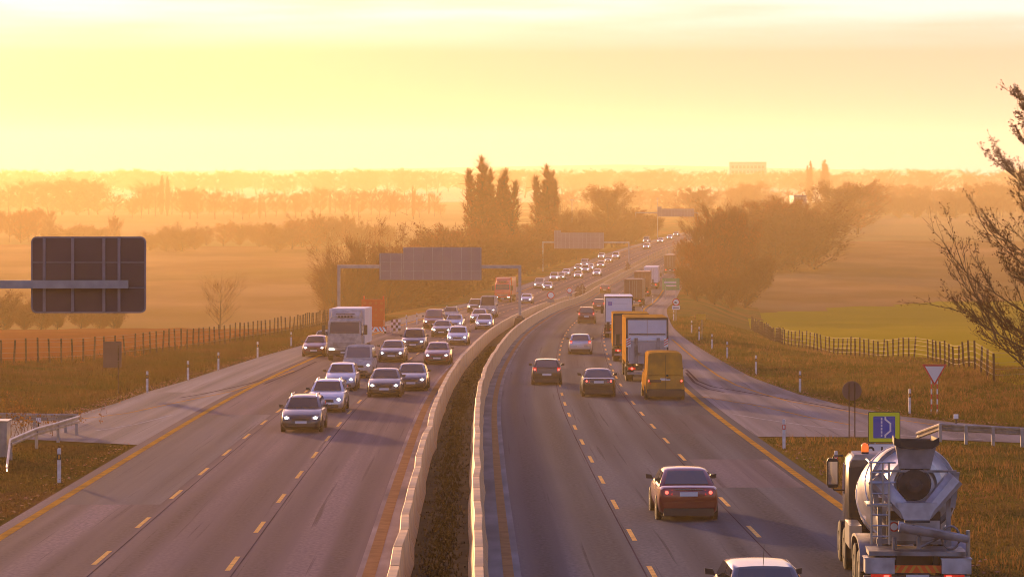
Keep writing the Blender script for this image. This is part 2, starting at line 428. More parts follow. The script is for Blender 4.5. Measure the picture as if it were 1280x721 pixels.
def build_ground():
    zs = frange(12, 330, 3)+frange(330, 800, 6)+frange(800, 1500, 14)+frange(1500, 4640, 50)
    us = [-2600,-2000,-1500,-1100,-800,-600,-450,-350,-280,-230,-190,-160,-135,-115,-98,-84,-72,-62,-54,-47,-41,-36,-32,-29,-26.5,-24.5,-22.5,-21,-19.5,-18,-16.5,-15,-13,-1.3]
    us = us+[-u for u in reversed(us)]
    mb = MB(); nu = len(us); fr = lin([(120,48),(134,34.5),(147,26),(205,31.5),(263,26.2),(350,30),(470,42),(520,46)])
    fl = lin([(100,-40),(172,-32.6),(197,-27),(230,-23.6),(260,-20.6),(330,-19)])
    for z in zs:
        for u in us:
            x = xc(z)+u; mb.v.append((x, z, ground(x, z)))
    rnd = random.Random(4)
    for i in range(len(zs)-1):
        for j in range(nu-1):
            z = (zs[i]+zs[i+1])/2; x = xc(z)+(us[j]+us[j+1])/2
            if x < 0:
                if z < 150: m = 1
                elif x < fl(z) and z < 331+4*math.sin(x*.07): m = 2
                elif z < 300: m = 1
                elif z < 900: m = 4 if x < -18 else 0
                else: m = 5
            else:
                top = 470 if x < 44 else 470+min(1, (x-44)/40)*55
                if x > fr(z) and 122 < z < top: m = 3
                elif z < 150 or (z < 490 and x < fr(z)+1.5) or x < xc(z)+17: m = 0
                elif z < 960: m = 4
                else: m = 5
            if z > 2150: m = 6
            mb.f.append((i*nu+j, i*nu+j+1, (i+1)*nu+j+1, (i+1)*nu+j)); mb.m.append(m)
    o = mb.build('ground', [M['verge'], M['verge_l'], M['plough'], M['green_field'], M['tan_field'], M['far_field'], M['haze_hill']], smooth=60)
    return struct(o)
build_ground()

def strip(name, u0, u1, z0, z1, m, dz=0.0, step=4.0):
    f0 = u0 if callable(u0) else (lambda z: u0); f1 = u1 if callable(u1) else (lambda z: u1)
    mb = MB(); uv = []; zs = frange(z0, z1, step)+[z1]
    for z in zs:
        for u in (f0(z), f1(z)):
            mb.v.append((xc(z)+u, z, rz(z)+dz)); uv.append((u, z))
    for i in range(len(zs)-1): mb.f.append((2*i, 2*i+1, 2*i+3, 2*i+2)); mb.m.append(0)
    return struct(mb.build(name, m, uvs=uv))

def sheet(name, A, B, m, dz=0.0):
    mb = MB(); uv = []
    for p in zip(A, B):
        for x, z in p: mb.v.append((x, z, rz(z)+dz)); uv.append((x, z))
    for i in range(len(A)-1): mb.f.append((2*i, 2*i+1, 2*i+3, 2*i+2)); mb.m.append(0)
    return struct(mb.build(name, m, uvs=uv))

ZE = 1000
out_r = lin([(149,18.05),(168,17.0),(201,16.4),(243,15.8),(279,15.5),(400,15.2)])
out_l = lin([(151,-17.45),(164,-16.85),(197,-16.3),(222,-15.6),(290,-15.2)])
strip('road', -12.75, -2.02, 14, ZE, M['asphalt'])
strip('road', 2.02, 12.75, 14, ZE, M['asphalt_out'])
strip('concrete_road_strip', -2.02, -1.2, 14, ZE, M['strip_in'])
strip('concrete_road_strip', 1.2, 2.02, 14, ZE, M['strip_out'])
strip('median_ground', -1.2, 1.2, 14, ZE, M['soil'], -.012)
strip('slip_road_shoulder', 12.75, out_r, 149, ZE, M['asphalt_ramp'])
strip('slip_road_shoulder', out_l, -12.75, 151, ZE, M['asphalt_ramp'])
e = lambda z, u: (xc(z)+u, z)
sheet('slip_road', [e(149,12.75), e(139,12.75), e(130,12.75), e(121,12.75), e(116.2,12.75), (15,116), (30,107.5), (58,90)],
      [e(149,18.05), (16.6,139), (18.35,130), (20.1,125.5), (22.6,121.5), (28,117.5), (42,108), (68,92)], M['asphalt_ramp'])
sheet('slip_road', [e(151,-17.45), (-20.2,140), (-20.8,130), (-22.5,128.5), (-26,127), (-33,124), (-62,117)],
      [e(151,-12.75), e(140,-12.75), e(130,-12.75), e(120,-12.75), e(111.5,-12.75), (-20,114.6), (-62,104)], M['asphalt_ramp'])

M['seam'] = mat('asphalt_joint', (.055,.040,.046), (.11,.082,.09), .5, .9, spec=0.0, coord='World', stretch=(1,.3,1))
def dashes(name, u, z0, n, m, w=.13, on=3.1, per=9.0, dz=.004):
    mb = MB()
    for k in range(n):
        a = z0+per*k
        for q in (0, 1):
            for uu in (u-w/2, u+w/2): mb.v.append((xc(a+on*q)+uu, a+on*q, rz(a+on*q)+dz))
        b = 4*k; mb.f.append((b, b+1, b+3, b+2)); mb.m.append(0)
    return struct(mb.build(name, m))
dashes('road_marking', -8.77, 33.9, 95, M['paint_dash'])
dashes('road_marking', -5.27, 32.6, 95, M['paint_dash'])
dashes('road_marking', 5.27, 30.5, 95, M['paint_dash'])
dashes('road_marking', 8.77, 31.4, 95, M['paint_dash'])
strip('road_marking', 12.08, 12.36, 14, ZE, M['paint_yellow'], .004)
strip('road_marking', -12.36, -12.08, 14, ZE, M['paint_yellow'], .004)
strip('road_marking', 1.58, 1.84, 14, ZE, M['paint_ochre'], .004)
strip('road_marking', -1.88, -1.56, 14, ZE, M['paint_ochre'], .004)

def ground_line(name, pts, w, m, dz=.004):
    """a painted line or tyre mark along points given on the road plane"""
    mb = MB(); P = [Vector((x, z, rz(z)+dz)) for x, z in pts]
    Q = []
    for a, b in zip(P, P[1:]):
        n = max(1, int((b-a).length/4)); Q += [a+(b-a)*(i/n) for i in range(n)]
    Q.append(P[-1])
    for k, p in enumerate(Q):
        d = Q[min(k+1, len(Q)-1)]-Q[max(k-1, 0)]; s = Vector((d.y, -d.x, 0)).normalized()*w/2
        for q in (p-s, p+s): mb.v.append((q.x, q.y, rz(q.y)+dz))
    for i in range(len(Q)-1): mb.f.append((2*i, 2*i+1, 2*i+3, 2*i+2)); mb.m.append(0)
    return struct(mb.build(name, m))
px = lambda *P: [on_road(x, y) for x, y in P]
for u in (-8.58, -5.08, 5.08, 8.58): strip('road_seam', u-.02, u+.02, 14, ZE, M['seam'], .003)
ground_line('road_marking', px((917,517.5),(950,523),(980,527.5),(1020,533),(1085,539.5),(1150,546),(1230,549)), .14, M['paint_white'])
ground_line('road_marking', px((840,424),(855,437),(877,455),(897,469),(920,481),(950,491),(985,501),(1030,509),(1075,516),(1120,524),(1170,531)), .16, M['paint_yellow'])
ground_line('road_marking', px((877,495.5),(905,500),(940,505.5),(980,514),(1015,522),(1065,531)), .14, M['paint_yellow'])
ground_line('road_marking', px((120,538),(170,530),(215,518.5)), .14, M['paint_white'])
ground_line('road_marking', px((96,524),(160,516),(220,503),(290,489),(330,476),(368,463)), .14, M['paint_yellow'])
M['skid'] = mat('tyre_mark', (.045,.028,.038), (.085,.05,.066), .5, .9, spec=0.0, coord='World')
for P in [((858,462),(872,476),(890,483),(920,488),(960,495),(1010,503),(1060,512)), ((858,466),(868,478),(885,486),(905,490)),
          ((225,497),(255,492),(300,482),(350,469)), ((330,480),(365,466),(395,452))]:
    ground_line('tyre_mark', px(*P), .16, M['skid'], .003)

M['patch'] = road_mat('asphalt_repair', (.125,.115,.12), (.19,.175,.18), 23.0)
M['patch_pale'] = road_mat('asphalt_repair_pale', (.18,.15,.155), (.29,.235,.24), 31.0)
for u0, u1, a, b, k in ((8.95,11.9,92,104,'patch_pale'),(9.0,12.0,118,131,'patch'),(-12.0,-8.9,86,131,'patch_pale'),(-8.6,-5.5,132,170,'patch_pale'),(5.4,8.5,180,230,'patch')):
    strip('road_patch', u0, u1, a, b, M[k], .002)
# the hazy air over the valley
hz = MB(); hz.box((350, 2305, ZC-31+46), (6500, 4650, 92+6))
hzm = bpy.data.materials.new('evening_haze'); hzm.use_nodes = True
t = hzm.node_tree; t.nodes.clear()
pv = _n(t, 'ShaderNodeVolumePrincipled'); ou = _n(t, 'ShaderNodeOutputMaterial')
pv.inputs['Density'].default_value = HAZE_DENSITY
pv.inputs['Color'].default_value = HAZE_COLOR
pv.inputs['Absorption Color'].default_value = (1, 1, 1, 1)
pv.inputs['Anisotropy'].default_value = HAZE_ANISO
t.links.new(pv.outputs[0], ou.inputs['Volume'])
hzo = hz.build('haze', hzm); hzo['kind'] = 'stuff'

# ------------------------------------------------------------------ concrete median barriers
M['joint'] = mat('mortar_joint', (.12,.075,.05), rough=.9, spec=.1)
def barrier_mesh(L):
    prof = [(-.25,0),(-.25,.06),(-.17,.24),(-.115,.87),(-.10,.9),(.10,.9),(.115,.87),(.17,.24),(.25,.06),(.25,0)]
    mb = MB(); mb.loft([[(x, y, z) for x, z in reversed(prof)] for y in (0, .045, L-.03, L)])
    mb.m[:10] = [1]*10; mb.m[-2] = 1
    # chamfered ends: the two end rings are drawn in a little
    for i in list(range(10))+list(range(30, 40)):
        x, y, z = mb.v[i]; mb.v[i] = (x*.97, y, z-.006 if z > .5 else z)
    return mb
rnd = random.Random(11)
proto = None
zz0 = 38.0
for side in (-1, 1):
    J = []
    for k in range(151):                      # the joints between the blocks wander a little
        z = zz0+4.0*k; a = 1 if z < 200 else .5
        J.append(Vector((xc(z)+side*.965+rnd.gauss(0, .024)*a, z, rz(z)-.012+rnd.gauss(0, .006)*a)))
    for k in range(150):
        lab = 'pale concrete barrier block standing in the row beside the oncoming lanes' if side < 0 else 'pale concrete barrier block standing in the row beside the outgoing lanes'
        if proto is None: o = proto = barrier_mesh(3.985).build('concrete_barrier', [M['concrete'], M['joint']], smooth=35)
        else: o = proto.copy(); COL.objects.link(o)
        d = J[k+1]-J[k]; o.location = J[k]
        o.rotation_euler = (math.atan2(d.z, math.hypot(d.x, d.y)), rnd.gauss(0, .004), -math.atan2(d.x, d.y))
        tag(o, lab, 'barrier', 'barrier blocks on the oncoming side of the median' if side < 0 else 'barrier blocks on the outgoing side of the median')
mb = MB()
prof = [(.25,0),(.25,.06),(.17,.24),(.1,.9),(-.1,.9),(-.17,.24),(-.25,.06),(-.25,0)]
for side in (-1, 1):
    rings = []
    for z in frange(638, 1000, 4):
        rings.append([(xc(z)+side*.965+x, z, rz(z)+h) for x, h in prof])
    mb.loft(rings)
o = mb.build('concrete_barrier', M['concrete'], smooth=35); o['kind'] = 'stuff'

# ------------------------------------------------------------------ fences, posts, rails, signs
def fence(label, pts, spacing, h, wire=True, seed=0):
    r = random.Random(seed); P = [Vector((x, z, 0)) for x, z in pts]
    root = thing('wooden_fence', label, 'fence', (P[0].x, P[0].y, ground(P[0].x, P[0].y)))
    org = root.location
    spots = []; carry = 0
    for a, b in zip(P, P[1:]):
        l = (b-a).length; d = carry
        while d < l:
            q = a+(b-a)*(d/l); spots.append(q); d += spacing(q.y) if callable(spacing) else spacing
        carry = d-l
    pm = MB(); pm.tube((0,0,-.3), (0,0,h), .075, .062, 7); first = None; tops = []
    extra = MB(); n = 0
    for s in spots:
        g = ground(s.x, s.y); hh = r.uniform(.93, 1.06); le = (r.gauss(0, .035), r.gauss(0, .035))
        tops.append((s, g, hh))
        if n < 100:
            if first is None: o = first = pm.build('fence_post', M['wood_post'], root, smooth=40)
            else: o = first.copy(); COL.objects.link(o)
            o.parent = root; o.location = Vector((s.x, s.y, g))-org; o.scale = (1, 1, hh); o.rotation_euler = (*le, 0)
        else:
            b = Vector((s.x, s.y, g))-org; extra.tube(b-Vector((0,0,.3)), b+Vector((le[0], le[1], h*hh)), .062, .05, 6)
        n += 1
    if extra.v:
        o = extra.build('fence_post', M['wood_post'], root); o['kind'] = 'stuff'
    w = MB()
    for f in (.25, .45, .65, .85, .97):
        for (s, g, _), (s2, g2, _) in zip(tops, tops[1:]):
            w.tube(Vector((s.x, s.y, g+h*f))-org, Vector((s2.x, s2.y, g2+h*f))-org, .008, n=3, caps=False)
    w.build('wire_mesh', M['wire'], root)
    return root
fence('row of thin wooden posts and wire along the edge of the ploughed field', [(-45,150),(-32,172),(-26.5,197),(-23,230),(-20,262),(-18.8,300)], 2.0, 1.62, seed=1)
fence('wire fence on wooden posts along the edge of the green wheat field', [(48,122),(34,134.5),(25.8,147),(31,205),(25.8,263),(28.5,320),(30.5,352)], lambda z: 4.4 if z < 206 else 1.75, 1.62, seed=2)

def delineator(x, z, label, band='black', lean=0):
    g = ground(x, z)
    o = thing('delineator_post', label, 'roadside post', (x, z, g), (0, lean, rnd.uniform(-.2, .2)), 'white delineator posts along the road edges')
    a = MB(); a.loft([[(.06,-.03,h),(.06,.02,h),(0,.06,h),(-.06,.02,h),(-.06,-.03,h)] for h in (-.1, .78)])
    a.build('post', M['post_white'], o)
    a = MB(); a.loft([[(.061,-.031,h),(.061,.021,h),(0,.062,h),(-.061,.021,h),(-.061,-.031,h)] for h in (.78, .98)])
    b = a.build('band', M['black'] if band == 'black' else M['red'], o)
    c = MB(); c.box((0,-.034,.88), (.05,.008,.13)); c.build('reflector', M['amber'] if band == 'black' else M['sign_white'], b)
    a = MB(); a.loft([[(.06*k,-.03*k,h),(.06*k,.02*k,h),(0,.06*k,h),(-.06*k,.02*k,h),(-.06*k,-.03*k,h)] for h, k in ((.98,1),(1.14,1),(1.18,.75))])
    a.build('cap', M['post_white'], o)
    return o
def dpost(x, y, label, **k):
    X, z = on_road(x, y); return delineator(X, z, label, **k)
dpost(74,602, 'white post with black band standing in grass below the guardrail')
dpost(184,490, 'white post beside the slip road edge, next to the dark sign back')
dpost(235,475, 'white post on the grass edge, middle of three above the slip road')
dpost(273,462.5, 'white post furthest up the slip road edge before the ploughed field')
dpost(322,447, 'white post by the road opposite the maroon oncoming car')
dpost(364,433, 'white post near the fence just before the maroon oncoming car')
dpost(508,408, 'hazy white post beyond the chequered warning board')
dpost(521,405, 'hazy white post close behind the minivan, by the road edge')
dpost(980,560, 'white post with dark red band standing at the tip of the grass island', band='red')
dpost(1045,606, 'white post with red band on grass beside the concrete mixer mirror', band='red')
dpost(1000,490, 'white post at the slip road edge behind the round sign back')
dpost(945,467, 'white post on the grassy slip road edge, second up from the round sign')
dpost(909,447, 'white post on the grass verge, third up from the round sign')
dpost(890,436, 'white post standing on verge just in front of the yellow plate')
dpost(874,425, 'white post on verge below the small yellow plate')
dpost(864.5,416, 'small white post where the slip road narrows beside the yellow truck')
dpost(842,401, 'small white post directly under the round and rectangular sign')
dpost(816,379, 'tiny hazy white post by the road before the green sign')
dpost(803,394, 'thin pale post showing above the yellow truck roof')
dpost(1137,516, 'white post between the blue sign and the give way sign')

# short dark marker post with white head by the guardrail
def marker(x, z, label):
    o = thing('marker_post', label, 'roadside post', (x, z, ground(x, z)), group='marker posts beside guardrails')
    a = MB(); a.tube((0,0,-.1), (0,0,.5), .03, n=8); a.build('post', M['black'], o)
    a = MB(); a.box((0,0,.58), (.2,.05,.2)); a.build('head', M['sign_white'], o)
marker(*on_road(1195,536), 'short black marker post with white head behind the guardrail beams')
marker(*on_road(48,541), 'short dark marker post with white head beside the grey cabinet')

def guardrail(label, pts, post_at, group=None, fade=()):
    """pts: (x, z, height of the rail above ground); W beam swept along, with C posts"""
    x0, z0, _ = pts[0]
    root = thing('guardrail', label, 'guardrail', (x0, z0, rz(z0)))
    org = root.location
    P = [Vector((x, z, rz(z)+h))-org for x, z, h in pts]
    prof = [(.0,-.155),(.045,-.12),(.045,-.06),(-.005,-.03),(-.005,.03),(.045,.06),(.045,.12),(.0,.155),(-.012,.155),(.03,.12),(.03,.06),(-.02,.03),(-.02,-.03),(.03,-.06),(.03,-.12),(-.012,-.155)]
    for ofs in (0,):
        rings = []
        for k, p in enumerate(P):
            d = (P[min(k+1, len(P)-1)]-P[max(k-1, 0)]); s = Vector((d.y, -d.x, 0)).normalized()
            rings.append([p+s*a+Vector((0,0,b)) for a, b in prof])
        mb = MB(); mb.loft(rings); mb.build('rail', M['rail_steel'], root, smooth=25)
    for x, z, h in post_at:
        b = Vector((x, z, rz(z)))-org; mb = MB()
        mb.box(b+Vector((0,0,h/2-.1)), (.12,.07,h+.25)); mb.build('rail_post', M['grey_steel'], root)
    return root
gx = lambda x, y: on_road(x, y)
A = [gx(8,588), gx(12,574), gx(45,560), gx(72,552), gx(94,545)]
guardrail('silver guardrail with downturned end on grass below the slip road', [(A[0][0],A[0][1],.1),(A[1][0],A[1][1],.62),(A[2][0],A[2][1],.66),(A[3][0],A[3][1],.66),(A[4][0],A[4][1]+1,.66)],
          [(A[1][0]+.02,A[1][1]+.1,.6),(A[2][0],A[2][1]+.12,.66),(A[3][0],A[3][1]+.12,.66),(A[4][0]-.1,A[4][1]+1,.66)])
B = [(-21.4,120.2),(-20.6,119.0),(-19.4,117.6),(-18.9,116.9)]
guardrail('second guardrail stub of stacked beams meeting the silver guardrail', [(-27,119.5,.62),(-22,119.2,.66),(-18.6,118.4,.66)], [(-26,119.6,.6),(-23,119.4,.6),(-20.6,119.1,.6),(-19.2,118.7,.6)])
C_ = [gx(1146,547), gx(1175,552), gx(1207,554), gx(1241,556), gx(1277,558)]
ext = [(C_[4][0]+2.2*i, C_[4][1]-1.1*i) for i in range(1, 7)]
guardrail('guardrail with sloping end on grass behind the concrete mixer', [(C_[0][0],C_[0][1],.1)]+[(x, z, .62) for x, z in C_[1:]+ext],
          [(x, z-.1, .74) for x, z in C_[1:]+ext])
# grey concrete end block beside the guardrail
def endblock():
    x, z = gx(-8,569); o = thing('roadside_cabinet', 'grey roadside cabinet with ribbed side at the start of the guardrail', 'cabinet', (x, z, rz(z)))
    a = MB(); a.box((0,0,.62), (1.15,.8,1.35))
    for i in range(6): a.box((-.5+.2*i,-.415,.6), (.06,.03,1.2))
    a.build('housing', M['grey_steel'], o)
    a = MB(); a.box((0,0,1.33), (1.25,.9,.07)); a.build('lid', M['rail_steel'], o)
endblock()

def round_rect(w, h, r, n=5):
    P = []
    for cx, cz, a0 in ((w/2-r,h/2-r,0),(-w/2+r,h/2-r,90),(-w/2+r,-h/2+r,180),(w/2-r,-h/2+r,270)):
        for i in range(n+1):
            t = R(a0+90*i/n); P.append((cx+r*math.cos(t), cz+r*math.sin(t)))
    return P
def plate(mb, P, y0, y1, cx=0, cz=0, mi=0):
    mb.loft([[(cx+x, y, cz+z) for x, z in P] for y in (y0, y1)], mi)

# cantilever sign on the near side of the oncoming lanes, seen from behind
M['rib'] = mat('panel_rib', (.28,.235,.24), (.22,.18,.19), 3, .6, .2)
def cantilever():
    z = 70.0; s = F/z; base = rz(z); X = lambda x: (x-640)/s; Z = lambda y: ZC-(y-HY)/s
    px0 = -16.2
    o = thing('cantilever_sign', 'back of a big brown road sign on a grey cantilever arm over the grass', 'road sign', (px0, z, base))
    a = MB(); a.box((0,.0,(Z(345)-base)/2), (.32,.32,Z(345)-base)); a.box((0,0,.05), (.7,.7,.1)); a.build('pole', M['grey_steel'], o)
    zb = Z(355)-base; a = MB(); x1 = X(152)-px0; a.box((x1/2+.1,-.16,zb), (x1+.2,.18,.2)); a.build('arm', M['grey_steel'], o)
    a = MB(); a.slab([(0.1,-.1,zb-1.3),(0.3,-.1,zb-1.3),(2.2,-.1,zb-.1),(1.9,-.1,zb-.1)], .12); a.build('brace', M['grey_steel'], o)
    cx = (X(40)+X(181))/2-px0; cz = (Z(297)+Z(390))/2-base; w = X(181)-X(40); h = Z(297)-Z(390)
    a = MB(); plate(a, round_rect(w, h, .12), .02, .06, cx, cz); p = a.build('panel', M['sign_back'], o)
    a = MB(); P = round_rect(w+.05, h+.05, .14); Q = round_rect(w-.03, h-.03, .1)
    n = len(P); a.add([(cx+x, y, cz+q) for y in (.0,.08) for x, q in P]+[(cx+x, y, cz+q) for y in (.0,.08) for x, q in Q],
        [f for i in range(n) for j in [(i+1) % n] for f in ((i,j,n+j,n+i),(2*n+i,3*n+i,3*n+j,2*n+j),(i,2*n+i,2*n+j,j),(n+i,n+j,3*n+j,3*n+i))])
    a.build('rim', M['rib'], p)
    for xx in (55.5, 91, 130, 149):
        a = MB(); a.box((X(xx)-px0, -.02, cz), (.07,.06,h*.98)); a.build('stiffener', M['rib'], o)
    for yy in (328, 359.5):
        a = MB(); a.box((cx, .005, Z(yy)-base), (w*.985,.02,.025)); a.build('panel_seam', M['rib'], p)
cantilever()

def gantry(z, label, sx0, sx1, y_top, y_mid, y_bot, x_step, ybar, span, foot=True):
    s = F/z; base = rz(z); X = lambda x: (x-640)/s; Z = lambda y: ZC-(y-HY)/s-base
    x0 = xc(z)
    o = thing('sign_gantry', label, 'sign gantry', (x0, z, base), (0,0,-heading(z)))
    zb = Z(ybar); r_ = .14
    for xx, nm in ((-span, 0), (0, 1)):
        a = MB(); a.box((xx,0,zb/2), (.28,.28,zb)); q = a.build('gantry_post', M['grey_steel'], o)
    a = MB(); a.box((0,0,.42), (1.15,2.2,.84), taper=(.78,.8)); a.box((0,0,.93), (.7,.7,.2), taper=(.6,.6)); a.build('foundation', M['trim'] if 0 else M['mixer_dark'], o)
    a = MB(); a.box((-span/2,0,zb), (span+.28,.3,.32)); a.build('beam', M['grey_steel'], o)
    x1, x2, xs = X(sx0)-x0, X(sx1)-x0, X(x_step)-x0
    a = MB(); a.box(((xs+x2)/2,-.28,(Z(y_top)+Z(y_bot))/2), (x2-xs,.06,Z(y_top)-Z(y_bot))); p = a.build('sign_panel', M['sign_back_grey'], o)
    n = max(3, int((x2-xs)/.9))
    for i in range(n+1):
        b = MB(); b.box((xs+(x2-xs)*i/n*.985+.05,-.34,(Z(y_top)+Z(y_bot))/2), (.06,.06,(Z(y_top)-Z(y_bot))*.98)); b.build('stiffener', M['grey_steel'], p)
    if xs > x1+.1:
        a = MB(); a.box(((xs+x1)/2-.01,-.28,(Z(y_mid)+Z(y_bot))/2), (xs-x1-.02,.06,Z(y_mid)-Z(y_bot))); p = a.build('sign_panel', M['sign_back_grey'], o)
        for i in range(3):
            b = MB(); b.box((x1+.1+(xs-x1-.3)*i/2,-.34,(Z(y_mid)+Z(y_bot))/2), (.06,.06,(Z(y_mid)-Z(y_bot))*.98)); b.build('stiffener', M['grey_steel'], p)
    for f in (.33, .66):
        b = MB(); b.box(((x1+x2)/2,-.345,Z(y_bot)+(Z(y_mid)-Z(y_bot))*f), (x2-x1,.05,.05)); b.build('panel_rail', M['grey_steel'], o)
    return o
gantry(281, 'grey portal gantry with wide stepped sign panel over the oncoming lanes', 474, 602, 309, 316.5, 350, 504, 333.5, 18.5)
gantry(608, 'hazy second gantry with sign panel behind the first, above distant traffic', 692.5, 755, 291, 288, 311, 701, 303, 19.0)
gantry(820, 'faint gantry with pale sign panel far off between the tree lines', 822, 868, 261, 258.5, 271, 827, 266, 18.6)

def sign_post(o, x, h, m=None, r=.03, bands=None):
    a = MB()
    if bands:
        n = int(h/.22)
        for i in range(n): a.tube((x,0,h*i/n), (x,0,h*(i+1)/n), r, n=8, mi=i % 2)
        a.build('post', [M['sign_white'], M['red']], o)
    else:
        a.tube((x,0,-.1), (x,0,h), r, n=8); a.build('post', m or M['grey_steel'], o)
def place(name, label, cat, x, z, rot=0): return thing(name, label, cat, (x, z, ground(x, z)), (0,0,rot))
disc = lambda r, n=28: [(r*math.cos(2*math.pi*i/n), r*math.sin(2*math.pi*i/n)) for i in range(n)]

# round sign seen from the back
X_, z_ = on_road(1065,546)
o = place('round_sign', 'grey back of a round sign on two thin posts at the slip road', 'road sign', X_, z_)
a = MB(); plate(a, disc(.41), .03, .05, 0, 1.97); p = a.build('panel', M['sign_back'], o)
for xx in (-.12, .12): sign_post(o, xx, 2.3, M['wood_post'], .025)
# give way sign
X_, z_ = at_z(1168,132), 132
o = place('give_way_sign', 'white give way triangle with red border on two striped posts', 'road sign', X_, z_)
tri = lambda k: [(0,-.62*k),(.60*k,.42*k),(-.60*k,.42*k)]
zt = ZC-(466-HY)*z_/F-ground(X_, z_)
a = MB(); plate(a, tri(1.0), -.05, -.03, 0, zt); p = a.build('border', M['red'], o)
a = MB(); plate(a, tri(.76), -.056, -.05, 0, zt+.005); a.build('face', M['sign_white'], p)
for xx in (-.14, .14): sign_post(o, xx, zt+.2, r=.035, bands=True)
# emergency bay sign with distance plate
z_ = 90.5; X_ = at_z(1105, z_); o = place('lay_by_sign', 'yellow square sign with blue lay-by symbol above the mixer cab', 'road sign', X_, z_)
Zs = lambda y: ZC-(y-HY)*z_/F-ground(X_, z_)
w = 38*z_/F; ct = Zs(533.5)
a = MB(); plate(a, round_rect(w*1.06, w*1.02, .04), -.04, -.02, 0, ct); p = a.build('backing', M['trim'], o)
a = MB(); plate(a, round_rect(w*1.01, w*.97, .04), -.045, -.04, 0, ct); p = a.build('border', M['sign_yellow'], o)
a = MB(); plate(a, round_rect(w*.72, w*.72, .03), -.05, -.045, 0, ct); a.build('face', M['sign_blue'], p)
sy = MB(); k = w*.72
for i in range(6): sy.box((-.12*k, -.053, ct+k*(-.38+.152*i)), (.07*k,.006,.11*k))
pp = [(.05*k,-.44*k),(.05*k,-.36*k),(.28*k,-.17*k),(.28*k,.17*k),(.05*k,.36*k),(.05*k,.44*k)]
for q, (b, c) in enumerate(zip(pp, pp[1:])):
    d = Vector((c[0]-b[0], c[1]-b[1])); n2 = Vector((-d.y, d.x)).normalized()*.038*k; d = d.normalized()*.03*k
    y = -.0535-.0003*q
    sy.slab([(b[0]-d.x-n2.x,y,ct+b[1]-d.y-n2.y),(c[0]+d.x-n2.x,y,ct+c[1]+d.y-n2.y),(c[0]+d.x+n2.x,y,ct+c[1]+d.y+n2.y),(b[0]-d.x+n2.x,y,ct+b[1]-d.y+n2.y)], .002)
sy.build('symbol', M['sign_white'], p)
c2 = Zs(566); h2 = Zs(554.5)-Zs(577)
a = MB(); plate(a, round_rect(w, h2, .03), -.04, -.02, 0, c2); q = a.build('distance_plate', M['sign_white'], o)
a = MB(); plate(a, round_rect(w*1.05, h2*1.08, .03), -.019, -.012, 0, c2); a.build('plate_rim', M['trim'], q)
tx = bpy.data.curves.new('lettering', 'FONT'); tx.body = '2 km'; tx.size = h2*.92; tx.align_x = 'CENTER'; tx.align_y = 'CENTER'; tx.extrude = .002; tx.offset = .004
tmp = bpy.data.objects.new('text', tx); COL.objects.link(tmp); bpy.context.view_layer.update()
me_ = bpy.data.meshes.new_from_object(tmp.evaluated_get(bpy.context.evaluated_depsgraph_get())); me_.materials.clear(); me_.materials.append(M['black'])
bpy.data.objects.remove(tmp); to = bpy.data.objects.new('lettering', me_); COL.objects.link(to); to.parent = q
to.location = (0,-.045,c2); to.rotation_euler = (R(90),0,0)
for xx in (-.3, .3): sign_post(o, xx, Zs(520), r=.03)
# small dark sign back on one post, far side of the slip road
z_ = 150; X_ = at_z(145, z_); o = place('roadside_sign', 'dark green-grey back of a tall sign on one post by the fence', 'road sign', X_-.2, z_)
Zs = lambda y: ZC-(y-HY)*z_/F-ground(X_, z_)
a = MB(); plate(a, round_rect(23*z_/F, 33*z_/F, .06), 0, .03, 0, Zs(443)); p = a.build('panel', M['sign_back'], o)
for q in (434, 451):
    a = MB(); a.box((0,-.02,Zs(q)), (23*z_/F*.95,.03,.05)); a.build('stiffener', M['sign_back'], p)
sign_post(o, .33, Zs(432), M['wood_post'], .035)
# restriction sign with plates below, beside the outgoing lanes
z_ = 303; X_ = at_z(845, z_); o = place('prohibition_sign', 'round red bordered sign above a white plate beside the outgoing lanes', 'road sign', X_, z_)
Zs = lambda y: ZC-(y-HY)*z_/F-ground(X_, z_)
a = MB(); plate(a, disc(.42), -.05, -.02, 0, Zs(377.5)); p = a.build('border', M['red'], o)
a = MB(); plate(a, disc(.30), -.056, -.05, 0, Zs(377.5)); f = a.build('face', M['sign_white'], p)
a = MB(); a.box((-.08,-.06,Zs(378)), (.2,.006,.16)); a.box((.08,-.06,Zs(378)-.02), (.12,.006,.11)); a.build('symbol', M['black'], f)
a = MB(); plate(a, round_rect(.88,.42,.03), -.05, -.02, 0, Zs(384.5)); q = a.build('plate', M['sign_white'], o)
a = MB(); a.box((0,-.054,Zs(384.5)), (.62,.006,.1)); a.build('lettering', M['mixer_dark'], q)
sign_post(o, 0, Zs(374), r=.04)
# small yellow plate
z_ = 238; X_ = at_z(876, z_); o = place('yellow_plate', 'small plain yellow plate on a post among the verge grass', 'road sign', X_, z_)
Zs = lambda y: ZC-(y-HY)*z_/F-ground(X_, z_)
a = MB(); plate(a, round_rect(.8,.5,.03), -.05, -.03, 0, Zs(396)); a.build('panel', M['sign_orange'] if 0 else mat('sign_amber', (.72,.36,.02), rough=.5), o)
sign_post(o, .1, Zs(394), r=.03)
# green motorway sign
z_ = 432; X_ = at_z(838.5, z_); o = place('green_sign', 'hazy green direction sign with pale lines before the dark trees', 'road sign', X_, z_)
Zs = lambda y: ZC-(y-HY)*z_/F-ground(X_, z_)
a = MB(); plate(a, round_rect(2.7,1.85,.1), -.05, 0, 0, Zs(355)); p = a.build('panel', M['sign_green'], o)
a = MB(); a.box((-.1,-.055,Zs(353)), (1.9,.008,.2)); a.box((.05,-.055,Zs(357)), (1.6,.008,.2)); a.build('lettering', M['sign_white'], p)
for xx in (-.8, .8): sign_post(o, xx, Zs(349), r=.06)
